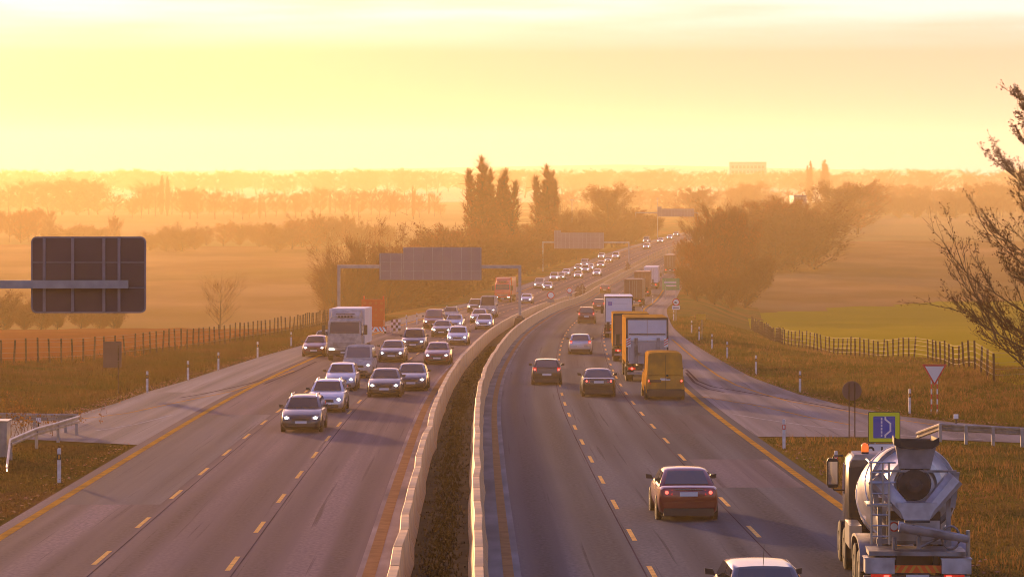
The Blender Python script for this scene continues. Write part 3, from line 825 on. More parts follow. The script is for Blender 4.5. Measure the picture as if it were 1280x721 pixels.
# signs standing in the median
def median_sign(x, y, label, kind, d=.95):
    z = road_z(y); o = thing('median_sign', label, 'road sign', (xc(z), z, rz(z)), (0,0,-heading(z)))
    h = 1.35
    if kind == 'round':
        a = MB(); plate(a, disc(d/2), -.05, -.02, 0, h+.55); p = a.build('border', M['red'], o)
        a = MB(); plate(a, disc(d*.37), -.056, -.05, 0, h+.55); a.build('face', M['sign_white'], p)
        a = MB(); plate(a, round_rect(d*.95,.45,.04), -.05, -.02, 0, h-.17); a.build('plate', M['sign_back_grey'], o)
        a = MB(); plate(a, disc(d/2), -.018, 0, 0, h+.55); a.build('back', M['sign_back'], o)
    else:
        a = MB(); plate(a, [(0,.95),(.62,-.1),(-.62,-.1)], -.04, -.01, 0, h); a.build('panel', M['sign_back'], o)
        a = MB(); plate(a, disc(.55), -.04, -.01, 0, h-.68); a.build('plate', M['sign_back'], o)
    sign_post(o, 0, h+.6, r=.05)
median_sign(672,387, 'round red bordered sign in the median by the second oncoming queue', 'round', 1.0)
median_sign(693,379, 'round sign on the median just before two dark sign backs', 'round', .85)
median_sign(707,374.5, 'first dark sign back standing on the median', 'back')
median_sign(721,371.5, 'second dark sign back on the median, beside the small red car', 'back')
median_sign(772,340, 'small dark sign back on the median below the second gantry', 'back')

# ================================================================== VEHICLES
def wheel(root, x, y, r, w, rimr=.62, name='wheel'):
    s = 1 if x > 0 else -1
    a = MB(); xo = x+s*w/2
    prof = [(-w/2,r*.88),(-w/2+.03,r),(w/2-.03,r),(w/2,r*.9),(w/2,r*rimr),(w/2-.03,r*rimr*.97)]
    n = 20
    a.loft([[(x+s*p, y+q*math.cos(2*math.pi*i/n*s), r+q*math.sin(2*math.pi*i/n*s)) for i in range(n)] for p, q in prof])
    o = a.build(name, M['tyre'], root, smooth=40)
    b = MB()
    b.loft([[(x+s*p, y+q*math.cos(2*math.pi*i/n*s), r+q*math.sin(2*math.pi*i/n*s)) for i in range(n)] for p, q in ((w/2-.028,r*rimr*.95),(w/2-.01,r*rimr*.9),(w/2-.02,r*.2),(w/2-.005,r*.1))])
    b.build('rim', M['rim'], o, smooth=30)
    return o

def body_ring(y, zb, zt, w, crown=.02):
    P = [(0,zb),(w*.84,zb),(w*.955,zb+.09),(w*.995,zb+(zt-zb)*.42),(w*.985,zb+(zt-zb)*.66),(w*.955,zt-.055),(w*.87,zt),(w*.45,zt+crown*.8),(0,zt+crown)]
    return [(x, y, z) for x, z in P]+[(-x, y, z) for x, z in reversed(P[1:-1])]
def cab_ring(y, zb, h, wb, wr, H):
    t = max(0, min(1, (h-zb)/(H-zb))); w = wb+(wr-wb)*t; d = (h-zb)
    P = [(0,zb-.02),(wb,zb-.02),(w+(wb-w)*.12,zb+d*.86),(w*.955,zb+d*.955),(w*.8,h),(w*.4,h+.018*t),(0,h+.022*t)]
    return [(x, y, z) for x, z in P]+[(-x, y, z) for x, z in reversed(P[1:-1])]

def car(name, spec, label, cat):
    """spec: L, W, H, belt, hood, nose, tail, yb/yf windscreen foot/head, yr/yrb rear roof end/rear window foot"""
    g = spec; Lh, w, H, zb = g['L']/2, g['W']/2, g['H'], g['belt']
    root = thing(name, label, cat)
    hood, nose, tail = g['hood'], g['nose'], g['tail']; gc = g.get('gc', .17)
    st = [(-Lh, .36, tail-.16, w*.86), (-Lh+.05, .28, tail-.05, w*.93), (-Lh+.22, gc+.05, tail, w*.975), (g['yrb']-.05 if g['yrb'] > -Lh+.5 else -Lh+.6, gc, zb, w*.995),
          (-.3, gc-.02, zb-.01, w), (g['yb'], gc, hood+.015, w), (Lh-.75, gc, (hood+nose)/2+.06, w*.985), (Lh-.3, gc+.02, nose+.03, w*.955), (Lh-.09, gc+.05, nose-.06, w*.9), (Lh, gc+.14, nose-.2, w*.78)]
    a = MB(); a.loft([body_ring(y, b, t, ww) for y, b, t, ww in st])
    wb, wr = w*.905, w*g.get('taper', .70)
    yb, yf, yr, yrb = g['yb'], g['yf'], g['yr'], g['yrb']
    ym = (yf+yr)/2
    gr = [(yrb, zb+.012), (yr, H-.035), (ym-.2, H-.004), (ym+.3, H), (yf, H-.05), (yb, zb+.012)]
    a.loft([cab_ring(y, zb, h, wb, wr, H) for y, h in gr])
    a.build('body', [g['paint']], root, smooth=42)
    # glass: windscreen and rear window as plates lying 8 mm proud of the sloping surfaces
    def slope(y0, h0, y1, h1, k0, k1, ins, nm, m=M['glass']):
        def pt(k, sx):
            y = y0+(y1-y0)*k; h = h0+(h1-h0)*k; t = (h-zb)/(H-zb); ww = (wb+(wr-wb)*max(t,0))*.84-ins
            return Vector((sx*ww, y, h))
        q = [pt(k0,-1), pt(k0,1), pt(k1,1), pt(k1,-1)]
        n = (q[1]-q[0]).cross(q[2]-q[0]).normalized()
        if n.z < 0: q = [q[1], q[0], q[3], q[2]]; n = -n
        b = MB(); b.slab([p+n*.006 for p in q], .010); return b.build(nm, m, root)
    slope(yb, zb+.012, yf, H-.05, .06, .93, .0, 'windscreen', M['glass'] if not g.get('tint') else M['glass_sky'])
    if g.get('rear_window', True): slope(yrb, zb+.012, yr, H-.035, .10, .92, .02, 'rear_window', M['glass_sky'])
    for s in (-1, 1):
        def sp(t, y):
            h = zb+(H-zb)*t; x = wb+(wr-wb)*t*.93
            return Vector((s*(x+.006), y, h))
        fr_ = lambda t: yb+(yf-yb)*t-.10; re_ = lambda t: yrb+(yr-yrb)*t+.12
        mid = g.get('bpillar', (yf+yr)/2-.05); t0, t1 = .10, .82
        wins = [(mid+.05, None), (None, mid-.05)] if g.get('rear_sides', True) else [(mid+.05, None)]
        for lo, hi in wins:
            q = [sp(t0, lo if lo else re_(t0)), sp(t0, fr_(t0) if hi is None else hi), sp(t1, fr_(t1) if hi is None else hi), sp(t1, lo if lo else re_(t1))]
            if s < 0: q.reverse()
            b = MB(); b.slab(q, .008); b.build('side_window', M['glass'], root)
    for s in (-1, 1):
        zl = nose-.10; lw = g.get('lampw', .32); xo = w*.87; xi = xo-lw
        b = MB(); b.loft([[(s*(xi+.02*(1-c)), Lh-.06+dy, zl-.07*e), (s*(xo-.02*(1-c)), Lh-.17+dy, zl-.055*e), (s*(xo-.02*(1-c)), Lh-.20+dy, zl+.085*e), (s*(xi+.02*(1-c)), Lh-.11+dy, zl+.06*e)][::s] for dy, c, e in ((-.1,1,1),(.055,.8,.9),(.075,0,.7))])
        hl = b.build('headlight', M['head_off'], root)
        c_ = MB(); lx = (xi+xo)/2
        c_.loft([[(s*(lx+.085*k*math.cos(2*math.pi*i/14)), Lh-.06+dy, zl+.005+.062*k*math.sin(2*math.pi*i/14)) for i in range(14)] for dy, k in ((-.1,1),(.035,1),(.06,.7))]); c_.build('bulb', M['head'], hl)
        tz, tw, th = g.get('tl', (tail-.19, .30, .17)); xo = w*.90; xi = xo-tw
        b = MB(); b.loft([[(s*(xi+.03*(1-c)), -Lh-dy+.02, tz-th/2*c), (s*(xo-.02*(1-c)), -Lh-dy+.11, tz-th/2*c), (s*(xo-.02*(1-c)), -Lh-dy+.13, tz+th/2*c), (s*(xi+.03*(1-c)), -Lh-dy+.05, tz+th/2*c)][::-s] for dy, c in ((-.12,1),(.02,1),(.035,.85))])
        tl = b.build('tail_light', M['tail'], root)
        c_ = MB(); lr = min(th, tw)*.30; c_.tube((s*(xi+xo)/2, -Lh+.02, tz), (s*(xi+xo)/2, -Lh-.03, tz), lr, n=12); c_.build('brake_lamp', M['tail_on'], tl)
        b = MB(); b.loft([[(s*(w+.02+.14*q), yb-.32+dy, zb+.06-.02*e), (s*(w+.02+.155*q), yb-.32+dy, zb+.19-.02*e), (s*(w-.02+.02*q), yb-.32+dy, zb+.17), (s*(w-.06), yb-.32+dy, zb+.04)][::s] for dy, q, e in ((0,1,0),(.06,1,0),(.13,.7,1))])
        b.build('mirror', g.get('mirror', M['trim']), root)
        for yy in (g.get('axf', Lh-.88), g.get('axr', -Lh+.95)):
            r = g.get('wr', .32)
            ar = MB(); n = 18
            ar.loft([[(s*xx, yy+(r+.055)*math.cos(2*math.pi*i/n*s), r+.01+(r+.055)*math.sin(2*math.pi*i/n*s)) for i in range(n)] for xx in (w-.12, w*1.0+.004)])
            ar.build('wheel_arch', M['trim'], root)
            wheel(root, s*(w-.085), yy, r, .2)
    b = MB(); b.box((0, Lh-.045, nose-.17), (w*.86, .11, .13), taper=(.92,1)); b.build('grille', M['trim'], root)
    b = MB(); b.box((0, Lh-.03, gc+.16), (w*1.35, .13, .12)); b.box((0, Lh+.03, gc+.24), (w*1.2,.02,.02)); b.build('air_intake', M['trim'], root)
    b = MB(); b.box((0, Lh+.035, gc+.29), (.5, .015, .11)); b.build('number_plate', M['plate'], root)
    b = MB(); b.box((0, -Lh-.022, g.get('pz', tail-.22)), (.52, .03, .12)); b.build('number_plate', M['plate'], root)
    b = MB(); b.box((0, -Lh+.05, .50), (w*1.66, .16, .16)); b.build('bumper', M['trim'] if g.get('darkbump') else g['paint'], root)
    b = MB(); b.box((0, -Lh+.06, .29), (w*1.62, .18, .22)); b.build('diffuser', M['trim'], root)
    b = MB(); b.box((0, 0, .20), (w*1.72, g['L']*.84, .14)); b.build('underbody', M['trim'], root)
    if g.get('rails'):
        for s in (-1, 1):
            b = MB(); x = s*(wr*.86)
            b.path([(x,yr+.15,H-.02),(x,yr+.3,H+.05),(x,yf-.35,H+.06),(x,yf-.15,H-.02)], [.022]*4, 6); b.build('roof_rail', M['rim'], root)
    if g.get('aerial'):
        b = MB(); b.tube((0,yr+.15,H), (0,yr-.05,H+.42), .008, .004, 5); b.build('aerial', M['black'], root)
    if g.get('trim_line'):
        b = MB(); b.box((0,-Lh-.012,tail-.08), (w*.9,.03,.03)); b.build('trim_strip', M['chrome'], root)
    return root

P_ = M
sedan = dict(L=4.6, W=1.80, H=1.44, belt=.97, hood=.96, nose=.74, tail=1.03, yb=.98, yf=.22, yr=-.98, yrb=-1.55, paint=P_['paint_black'], tl=(.86,.34,.17), taper=.69, trim_line=True)
hatch = dict(L=4.15, W=1.75, H=1.47, belt=.97, hood=.97, nose=.75, tail=1.00, yb=.98, yf=.28, yr=-1.52, yrb=-1.93, paint=P_['paint_silver'], tl=(.90,.20,.26), taper=.71, pz=.62)
estate = dict(L=4.7, W=1.80, H=1.48, belt=.97, hood=.96, nose=.74, tail=1.00, yb=1.0, yf=.28, yr=-1.85, yrb=-2.22, paint=P_['paint_silver'], tl=(.92,.16,.36), taper=.71, rails=True)
suv = dict(L=4.6, W=1.86, H=1.70, belt=1.08, hood=1.07, nose=.88, tail=1.12, yb=.95, yf=.38, yr=-1.82, yrb=-2.15, paint=P_['paint_dark_blue'], tl=(1.0,.18,.40), gc=.26, wr=.36, taper=.74, rails=True, pz=.75)
minivan = dict(L=4.8, W=1.92, H=1.92, belt=1.16, hood=1.13, nose=.90, tail=1.15, yb=1.35, yf=.55, yr=-2.18, yrb=-2.32, paint=P_['paint_white'], tl=(1.05,.18,.45), gc=.24, taper=.80, tint=True)
van = dict(L=5.5, W=2.02, H=2.48, belt=1.32, hood=1.28, nose=.98, tail=1.30, yb=1.82, yf=1.15, yr=-2.68, yrb=-2.70, paint=P_['paint_white'], tl=(1.05,.16,.5), gc=.28, wr=.34, taper=.84, rear_sides=False, bpillar=.55, rear_window=False, lampw=.36, darkbump=True)
protos = {}
def make_proto(k, spec, nm, cat):
    r = car(nm, spec, 'x', cat); protos[k] = r; r['used'] = 0
    return r
make_proto('sedan', sedan, 'sedan_car', 'car'); make_proto('hatch', hatch, 'hatchback_car', 'car')
make_proto('estate', estate, 'estate_car', 'car'); make_proto('suv', suv, 'sports_utility_car', 'car')
make_proto('minivan', minivan, 'minivan', 'van'); make_proto('van', van, 'panel_van', 'van')
VEH = []
def drive(kind, px_, py_, colour, out, label, group=None, lamp=None, yaw=0.0, cat=None):
    """put a vehicle on its lane: (px_, py_) is where the photograph shows the foot of its near end"""
    p = protos[kind]
    if p.get('used', 0) == 0: r = p; p['used'] = 1
    else: r = copy_tree(p)
    z0 = road_z(py_); x0 = (px_-640)*z0/F
    Ls = {'sedan':4.6,'hatch':4.15,'estate':4.7,'suv':4.6,'minivan':4.8,'van':5.5}.get(kind, 5)
    h = heading(z0+Ls/2)+yaw
    zc = z0+Ls/2; xcn = x0+math.sin(h)*Ls/2*1.0
    r.location = (xcn, zc, rz(zc)); tag(r, label, cat or r['category'], group)
    r.rotation_euler = (pitch(zc), 0, -h) if out else (-pitch(zc), 0, math.pi-h)
    if 'used' in r.keys() and r is not p: del r['used']
    if colour:
        recolour(r, 'body', M['paint_'+colour]); recolour(r, 'bumper', M['paint_'+colour])
    if lamp:
        for c in r.children:
            if c.name.split('.')[0] == 'headlight': recolour(c, 'bulb', lamp)
    VEH.append(r); return r

INQ = 'oncoming cars with their headlights on'; OUQ = 'cars driving away'
# --- oncoming
drive('estate',376,541,'anthracite',0,'dark grey car with roof rails and both headlights lit, heading the oncoming traffic',INQ)
drive('estate',407,516,'silver',0,'silver estate with roof rails close behind the dark grey car',INQ)
drive('hatch',425,489,'silver',0,'silver car between the white van and the silver estate',INQ)
drive('minivan',446,473,'white',0,'white van with dark windscreen in front of the white box truck',INQ)
drive('sedan',480,497,'black',0,'black sedan with two bright headlights, alongside the dark blue sedan',INQ)
drive('sedan',513.5,489,'dark_blue',0,'dark blue sedan with pale windscreen next to the median strip',INQ)
drive('hatch',392,446,'maroon',0,'maroon car with headlights on the slip lane beside the white box truck',INQ)
drive('hatch',404,438,'white',0,'white car mostly hidden between the maroon car and the box truck',INQ)
drive('sedan',489,453,'anthracite',0,'dark grey sedan in the middle lane behind the black sedan',INQ)
drive('suv',516,440,'dark_blue',0,'dark off-roader with roof rails and low lights behind the grey sedan',INQ)
drive('sedan',546,456,'dark_brown',0,'dark brown sedan with two low headlights by the median strip',INQ)
drive('minivan',541,412,'maroon',0,'dark red minivan furthest to the outer lane before the hazy bushes',INQ)
drive('sedan',551.5,421.5,'black',0,'black car with bright roof edge in front of two pale cars',INQ)
drive('estate',562,401,'white',0,'white car with roof rails at the back of the pale pair',INQ)
drive('sedan',567,412,'pale_blue',0,'pale blue sedan between the white car and the silver hatchback',INQ)
drive('hatch',571.5,431.5,'silver',0,'silver hatchback in the inner lane ahead of the pale blue sedan',INQ)
drive('suv',593,391,'anthracite',0,'dark car half hidden behind the tall white van',INQ)
drive('van',609,397,'white',0,'tall white panel van with dark windscreen in the queue',INQ)
drive('sedan',598,404,'grey',0,'grey sedan squeezed between the tall white van and a silver car',INQ)
drive('hatch',604.5,412,'silver',0,'silver car just left alone in front of the tall white van'.replace('left alone','placed'),INQ)
drive('sedan',657,379.5,'silver',0,'lone silver car beside the red truck, near the gantry post',INQ)
FARQ = 'far oncoming cars in the haze'
far = [('minivan',673.5,361,'white','white off-roader leading the far oncoming group'),
 ('sedan',684,363,'grey','grey car tucked beside the white off-roader of the far group'),
 ('suv',692,351.5,'silver','silver car just behind the far white off-roader'),
 ('sedan',700,350,'anthracite','dark car beside the silver one in the far group'),
 ('hatch',707,345,'silver','small silver car alone between two clusters of far traffic'),
 ('sedan',722,348,'grey','grey car with bright lamps at the front of the far cluster'),
 ('sedan',745.5,345,'silver','silver car nearest the median in the far cluster'.replace('nearest','next to')),
 ('suv',731,341,'pale_blue','pale blue car in the middle of the far cluster'),
 ('hatch',722,338.5,'anthracite','dark car on the outer edge of the far cluster'),
 ('minivan',730,334,'white','white minivan rising above the far cluster'),
 ('hatch',737,338,'silver','silver car behind the pale blue one in the far cluster'),
 ('estate',750.5,334.5,'grey','grey estate alone just beyond the far cluster'),
 ('sedan',751,323.5,'silver','silver car under the second gantry beam in the outer lane'),
 ('sedan',760,328.5,'anthracite','dark car under the second gantry, middle of three'),
 ('suv',769,324,'silver','silver off-roader under the second gantry post'),
 ('suv',807.5,311.5,'silver','silver car with bright lamps near the road crest, first of the last four'),
 ('minivan',807,304,'white','white van right behind the silver car near the road crest'),
 ('hatch',825,303.5,'silver','hazy silver car second to last on the visible road'),
 ('hatch',836.5,299.5,'silver','hazy car with merged lamps close to the tree edge'),
 ('hatch',844.5,295.5,'white','last hazy car visible before the road disappears behind trees')]
for k, x, y, c, l in far: drive(k, x, y, c, 0, l, FARQ, lamp=M['head_bright'])
# --- outgoing
r = drive('sedan',861,652,'dark_brown',1,'dark red sedan with glowing tail lights alone in the middle outgoing lane',OUQ)
r = drive('sedan',748.5,496.5,'black',1,'black sedan with red tail lights driving beside the yellow van',OUQ)
drive('hatch',683.5,481.5,'black',1,'black car with tail lights in the inner lane by the median',OUQ)
drive('hatch',725.5,443,'silver',1,'silver hatchback driving away in the inner lane',OUQ)
drive('suv',733,404.5,'maroon',1,'maroon car with bright roof edge beyond the silver hatchback',OUQ)
drive('hatch',748.5,388,'rust_red',1,'hazy red car beside the white truck with plain rear',OUQ)
drive('hatch',756,366.5,'maroon',1,'small hazy red car near the median beyond the trucks',OUQ)
sv = car('hatchback_car', dict(hatch, paint=P_['paint_grey'], aerial=True), 'grey hatchback with roof aerial and sunlit roof, partly below the picture edge', 'car')
zc = 58.6; sv.location = (at_z(949, 58), zc, rz(zc)); sv.rotation_euler = (pitch(zc), 0, -heading(zc)); sv['group'] = OUQ
yv = car('panel_van', dict(van, paint=P_['paint_yellow'], tl=(1.0,.16,.40), W=2.06), 'yellow panel van with windowless rear doors beside the tail lift truck', 'van')
z0 = road_z(500); zc = z0+2.75; yv.location = (at_z(831, z0)+.03, zc, rz(zc)); yv.rotation_euler = (pitch(zc), 0, -heading(zc))
# rear door furniture of the yellow van
b = MB(); b.box((0,-2.785,1.35), (.02,.02,2.0)); b.build('door_seam', M['trim'], yv)
b = MB(); b.box((.10,-2.79,1.28), (.12,.03,.10)); b.box((.16,-2.79,1.12), (.20,.03,.05)); b.build('door_handle', M['trim'], yv)
b = MB(); b.box((-.52,-2.79,1.0), (.62,.02,.13)); b.build('lettering_band', M['mixer_dark'], yv)
b = MB(); b.box((0,-2.80,.42), (1.9,.12,.30)); b.build('rear_step', M['trim'], yv)

def truck(name, label, cab, box, rear, L=7.0, H=3.75, W=2.5, cabH=2.95, floor=1.1, lift=False, emblem=False, spoiler=True, rearframe=None, tl_on=True, trailer=False, cabW=2.4):
    """rear of the load at y=0, front of the cab at y=L+2.2; box truck or articulated lorry"""
    o = thing(name, label, 'truck'); w = W/2; cl = 2.0; y1 = L
    a = MB(); a.box((0,L/2,(floor+H)/2), (W,L,H-floor))
    a.box((0,L/2,H+.012), (W*.94,L*.985,.025)); bx = a.build('cargo_box', box, o)
    e = MB()
    for x in (-w+.05, w-.05):
        e.box((x,-.03,(floor+H)/2), (.10,.06,H-floor)); e.box((x,L+.02,(floor+H)/2), (.10,.05,H-floor))
    e.box((0,-.03,H-.06), (W-.2,.06,.12)); e.box((0,-.03,floor+.05), (W-.2,.06,.10))
    e.build('rear_frame', rearframe or M['trim'], bx)
    for s in (-1, 1):
        d = MB(); d.box((s*w*.46,-.025,(floor+H)/2), (w*.9,.05,H-floor-.24)); q = d.build('rear_door', rear, o)
        if not lift and not emblem:
            h_ = MB(); h_.tube((s*.14,-.07,floor+.25),(s*.14,-.07,H-.2),.022,n=6); h_.tube((s*.5,-.07,floor+.25),(s*.5,-.07,H-.2),.022,n=6); h_.build('lock_rod', M['grey_steel'], q)
    if lift:
        zt = floor+(H-floor)*.30; zl = floor-.02
        a = MB(); a.box((0,-.10,floor+(H-floor)*.64), (W*.86,.03,.06)); a.box((0,-.11,floor+(H-floor)*.55), (W*.86,.035,.26), 1); a.build('upper_bar', [M['trim'], M['truck_white']], o)
        a = MB(); a.box((0,-.12,(zl+floor+1.25)/2), (W*.86,.07,1.3)); p = a.build('tail_lift', M['lift_grey'], o)
        for k in range(12):
            b = MB() if k == 0 else b; b.box((-w*.80+k*w*.146,-.162,(zl+floor+1.25)/2), (.02,.02,1.22))
        b.build('tail_lift_rib', M['grey_steel'], p)
        for s in (-1, 1):
            b = MB(); b.box((s*w*.52,-.20,zl+.75), (.20,.10,1.5)); b.build('lift_arm', M['mixer_grey'], p)
        b = MB(); b.box((0,-.20,zl+.55), (w*.9,.09,.16)); b.build('cross_bar', M['mixer_grey'], p)
        for s in (-1, 1):
            st_ = MB()
            for k in range(3): st_.slab([(s*w*.88-.12,-.195,floor+1.0+k*.14),(s*w*.88+.12,-.195,floor+1.14+k*.14),(s*w*.88+.12,-.195,floor+1.21+k*.14),(s*w*.88-.12,-.195,floor+1.07+k*.14)], -.01, 1)
            st_.box((s*w*.88,-.17,floor+1.2), (.26,.03,.5), 0); st_.build('warning_plate', [M['sign_white'], M['red']], o)
    a = MB(); a.box((0,L/2+.9,.82), (.9,L+1.6,.26)); a.box((0,.1,.80), (W*.92,.14,.28)); a.build('chassis', M['trim'], o)
    a = MB(); a.box((0,.02,.50), (W*.93,.10,.14)); a.build('underrun_bar', M['mixer_grey'], o)
    for s in (-1, 1):
        a = MB(); a.box((s*w*.72,-.05,.78), (.42,.05,.14)); t_ = a.build('tail_light', M['tail'], o)
        b = MB(); b.tube((s*w*.72,-.07,.78), (s*w*.72,-.095,.78), .075, n=12); b.build('brake_lamp', M['tail_on'], t_)
        a = MB(); a.box((s*w*.82,L*.42,.72), (.05,L*.36,.55)); a.build('side_guard', M['trim'], o)
        ys = [1.1, 2.35] if L > 7 else [1.6]
        if trailer: ys = [1.2, 2.5, 3.8]
        for y in ys: wheel(o, s*(w-.22), y, .5, .42, .5)
        wheel(o, s*(w-.2), L+1.1, .5, .32, .5)
        a = MB(); a.box((s*(w-.22), ys[0]-.58, .62), (.5,.03,.55)); a.build('mudflap', M['trim'], o)
    pl = MB(); pl.box((0,-.07,.72), (.52,.03,.12)); pl.build('number_plate', M['plate'], o)
    # cab
    yc0 = L+.25; yc1 = L+.25+cl; c = cabW/2
    a = MB(); rg = []
    for y, zb, zt, k in ((yc0,.75,cabH-.05,.97),(yc0+.1,.7,cabH,1),(yc1-.75,.62,cabH,1),(yc1-.28,.55,cabH-.16,1),(yc1-.04,.42,1.95,.985),(yc1,.40,1.5,.96)):
        P = [(0,zb),(c*.93*k,zb),(c*k,zb+.12),(c*k,zb+(zt-zb)*.5),(c*.97*k,zt-.14),(c*.88*k,zt-.02),(0,zt)]
        rg.append([(x, y, z) for x, z in P]+[(-x, y, z) for x, z in reversed(P[1:-1])])
    a.loft(rg); cb = a.build('cab', cab, o, smooth=40)
    q = [(-c*.86,yc1-.055,1.92),(c*.86,yc1-.055,1.92),(c*.82,yc1-.27,cabH-.26),(-c*.82,yc1-.27,cabH-.26)]
    b = MB(); b.slab([(x, y+.05, z) for x, y, z in [q[1], q[0], q[3], q[2]]], .012); b.build('windscreen', M['glass'], o)
    for s in (-1, 1):
        qq = [(s*(c+.004),yc1-.95,1.75),(s*(c+.004),yc1-.22,1.75),(s*(c*.985+.004),yc1-.42,cabH-.32),(s*(c*.985+.004),yc1-.95,cabH-.32)]
        if s < 0: qq.reverse()
        b = MB(); b.slab(qq, .01); b.build('side_window', M['glass'], o)
        b = MB(); b.box((s*(c+.26),yc1-.12,2.15), (.24,.14,.68)); b.box((s*(c+.10),yc1-.14,2.46), (.26,.05,.04)); b.box((s*(c+.10),yc1-.14,1.86), (.26,.05,.04)); b.build('mirror', M['trim'], o)
        b = MB(); b.box((s*c*.74,yc1+.02,.78), (.36,.05,.17)); b.build('headlight', M['head'], o)
    b = MB()
    for k in range(3): b.box((0,yc1+.0,.95+.13*k), (c*1.35,.04,.06))
    b.build('grille', M['mixer_grey'], o)
    b = MB(); b.box((0,yc1+.02,.58), (c*1.9,.10,.34)); b.build('bumper', M['trim'], o)
    b = MB(); b.box((0,yc1+.08,.60), (.52,.02,.11)); b.build('number_plate', M['plate'], o)
    if spoiler:
        b = MB(); hh = H-.06
        b.loft([[(-c*.93*k,y,z),(c*.93*k,y,z),(c*.86*k,y-.02,zz),(-c*.86*k,y-.02,zz)] for y, z, zz, k in ((yc0-.1,cabH-.06,hh,1),(yc0+.5,cabH-.05,hh-.06,1),(yc1-.75,cabH-.05,cabH+.14,.92))])
        sp = b.build('roof_spoiler', cab, o)
        d = MB()
        for k in range(5): d.box((-.44+.22*k,yc1-.70+.0,cabH+.10+.0), (.13,.10,.12))
        d.box((0,yc1-.78,cabH+.28), (1.3,.05,.05)); d.build('roof_lamp_bar', M['trim'], o)
    if emblem:
        b = MB(); b.box((-w*.60,-.056,H-.62), (.34,.012,.34)); b.build('emblem', M['sign_blue'], o)
        b = MB(); b.box((.12,-.056,H-.62), (1.3,.012,.10)); b.box((0,-.056,H-1.1), (2.0,.012,.03)); b.build('lettering', M['truck_grey'], o)
    return o

def park(o, px_, py_, out, L):
    z0 = road_z(py_); h = heading(z0+L/2)
    if out:
        o.location = (at_z(px_, z0), z0, rz(z0)); o.rotation_euler = (pitch(z0+4), 0, -h)
    else:
        zc = z0+L; o.location = (at_z(px_, z0)+math.sin(h)*L, zc, rz(zc)); o.rotation_euler = (-pitch(zc-4), 0, math.pi-h)
TG = 'trucks on the motorway'
ft = truck('box_truck', 'white box truck with roof lamps and grey box leading the oncoming trucks', M['paint_white'], M['truck_grey'], M['truck_grey'], L=6.8, H=3.55, rearframe=M['truck_white'])
park(ft, 430.5, 451, 0, 9.05); ft['group'] = TG
d = MB()
d.box((0,9.07,2.06-.62), (1.9,.02,.02))
yt = truck('box_truck', 'yellow sided truck with grey tail lift at its rear behind the yellow van', M['paint_yellow'], M['paint_yellow'], M['truck_grey'], L=7.6, H=3.75, lift=True, cabH=2.8)
park(yt, 809, 477, 1, 0); yt['group'] = TG
y2 = truck('box_truck', 'yellow sided truck with dark brown rear hidden behind the tail lift truck', M['paint_yellow'], M['paint_yellow'], M['truck_brown'], L=7.2, H=3.3, cabH=2.6)
park(y2, 789, 452, 1, 0); y2['group'] = TG
tw = truck('articulated_lorry', 'white lorry with small blue emblem on its plain white rear doors', M['paint_white'], M['truck_white'], M['truck_white'], L=12.5, H=3.62, emblem=True, trailer=True, spoiler=False)
park(tw, 773.5, 422.5, 1, 0); tw['group'] = TG
for i, (x, y, m, lab, Hh) in enumerate([(791.5,383,M['truck_brown'],'dark brown box lorry with a pale cab edge beyond the white lorry',3.8), (802.5,370.5,M['truck_rust'],'rust red box lorry just ahead of the dark brown lorry',4.0),
                                      (813.5,361,M['truck_grey'],'grey backed box lorry ahead of the rust red lorry',3.9), (837.5,341.5,M['truck_brown'],'hazy lorry with shiny roof at the edge of the dark trees',3.9)]):
    q = truck('articulated_lorry', lab, M['paint_white'] if i in (0,3) else M['paint_rust_red'], m, m, L=12.0, H=Hh, trailer=True, spoiler=False, rearframe=m)
    park(q, x, y, 1, 0); q['group'] = TG
rt = truck('box_truck', 'hazy red truck with red cab coming toward the gantry', M['paint_bright_red'], M['paint_bright_red'], M['truck_rust'], L=8, H=3.7, rearframe=M['paint_bright_red'])
park(rt, 628, 378, 0, 10.25); rt['group'] = TG

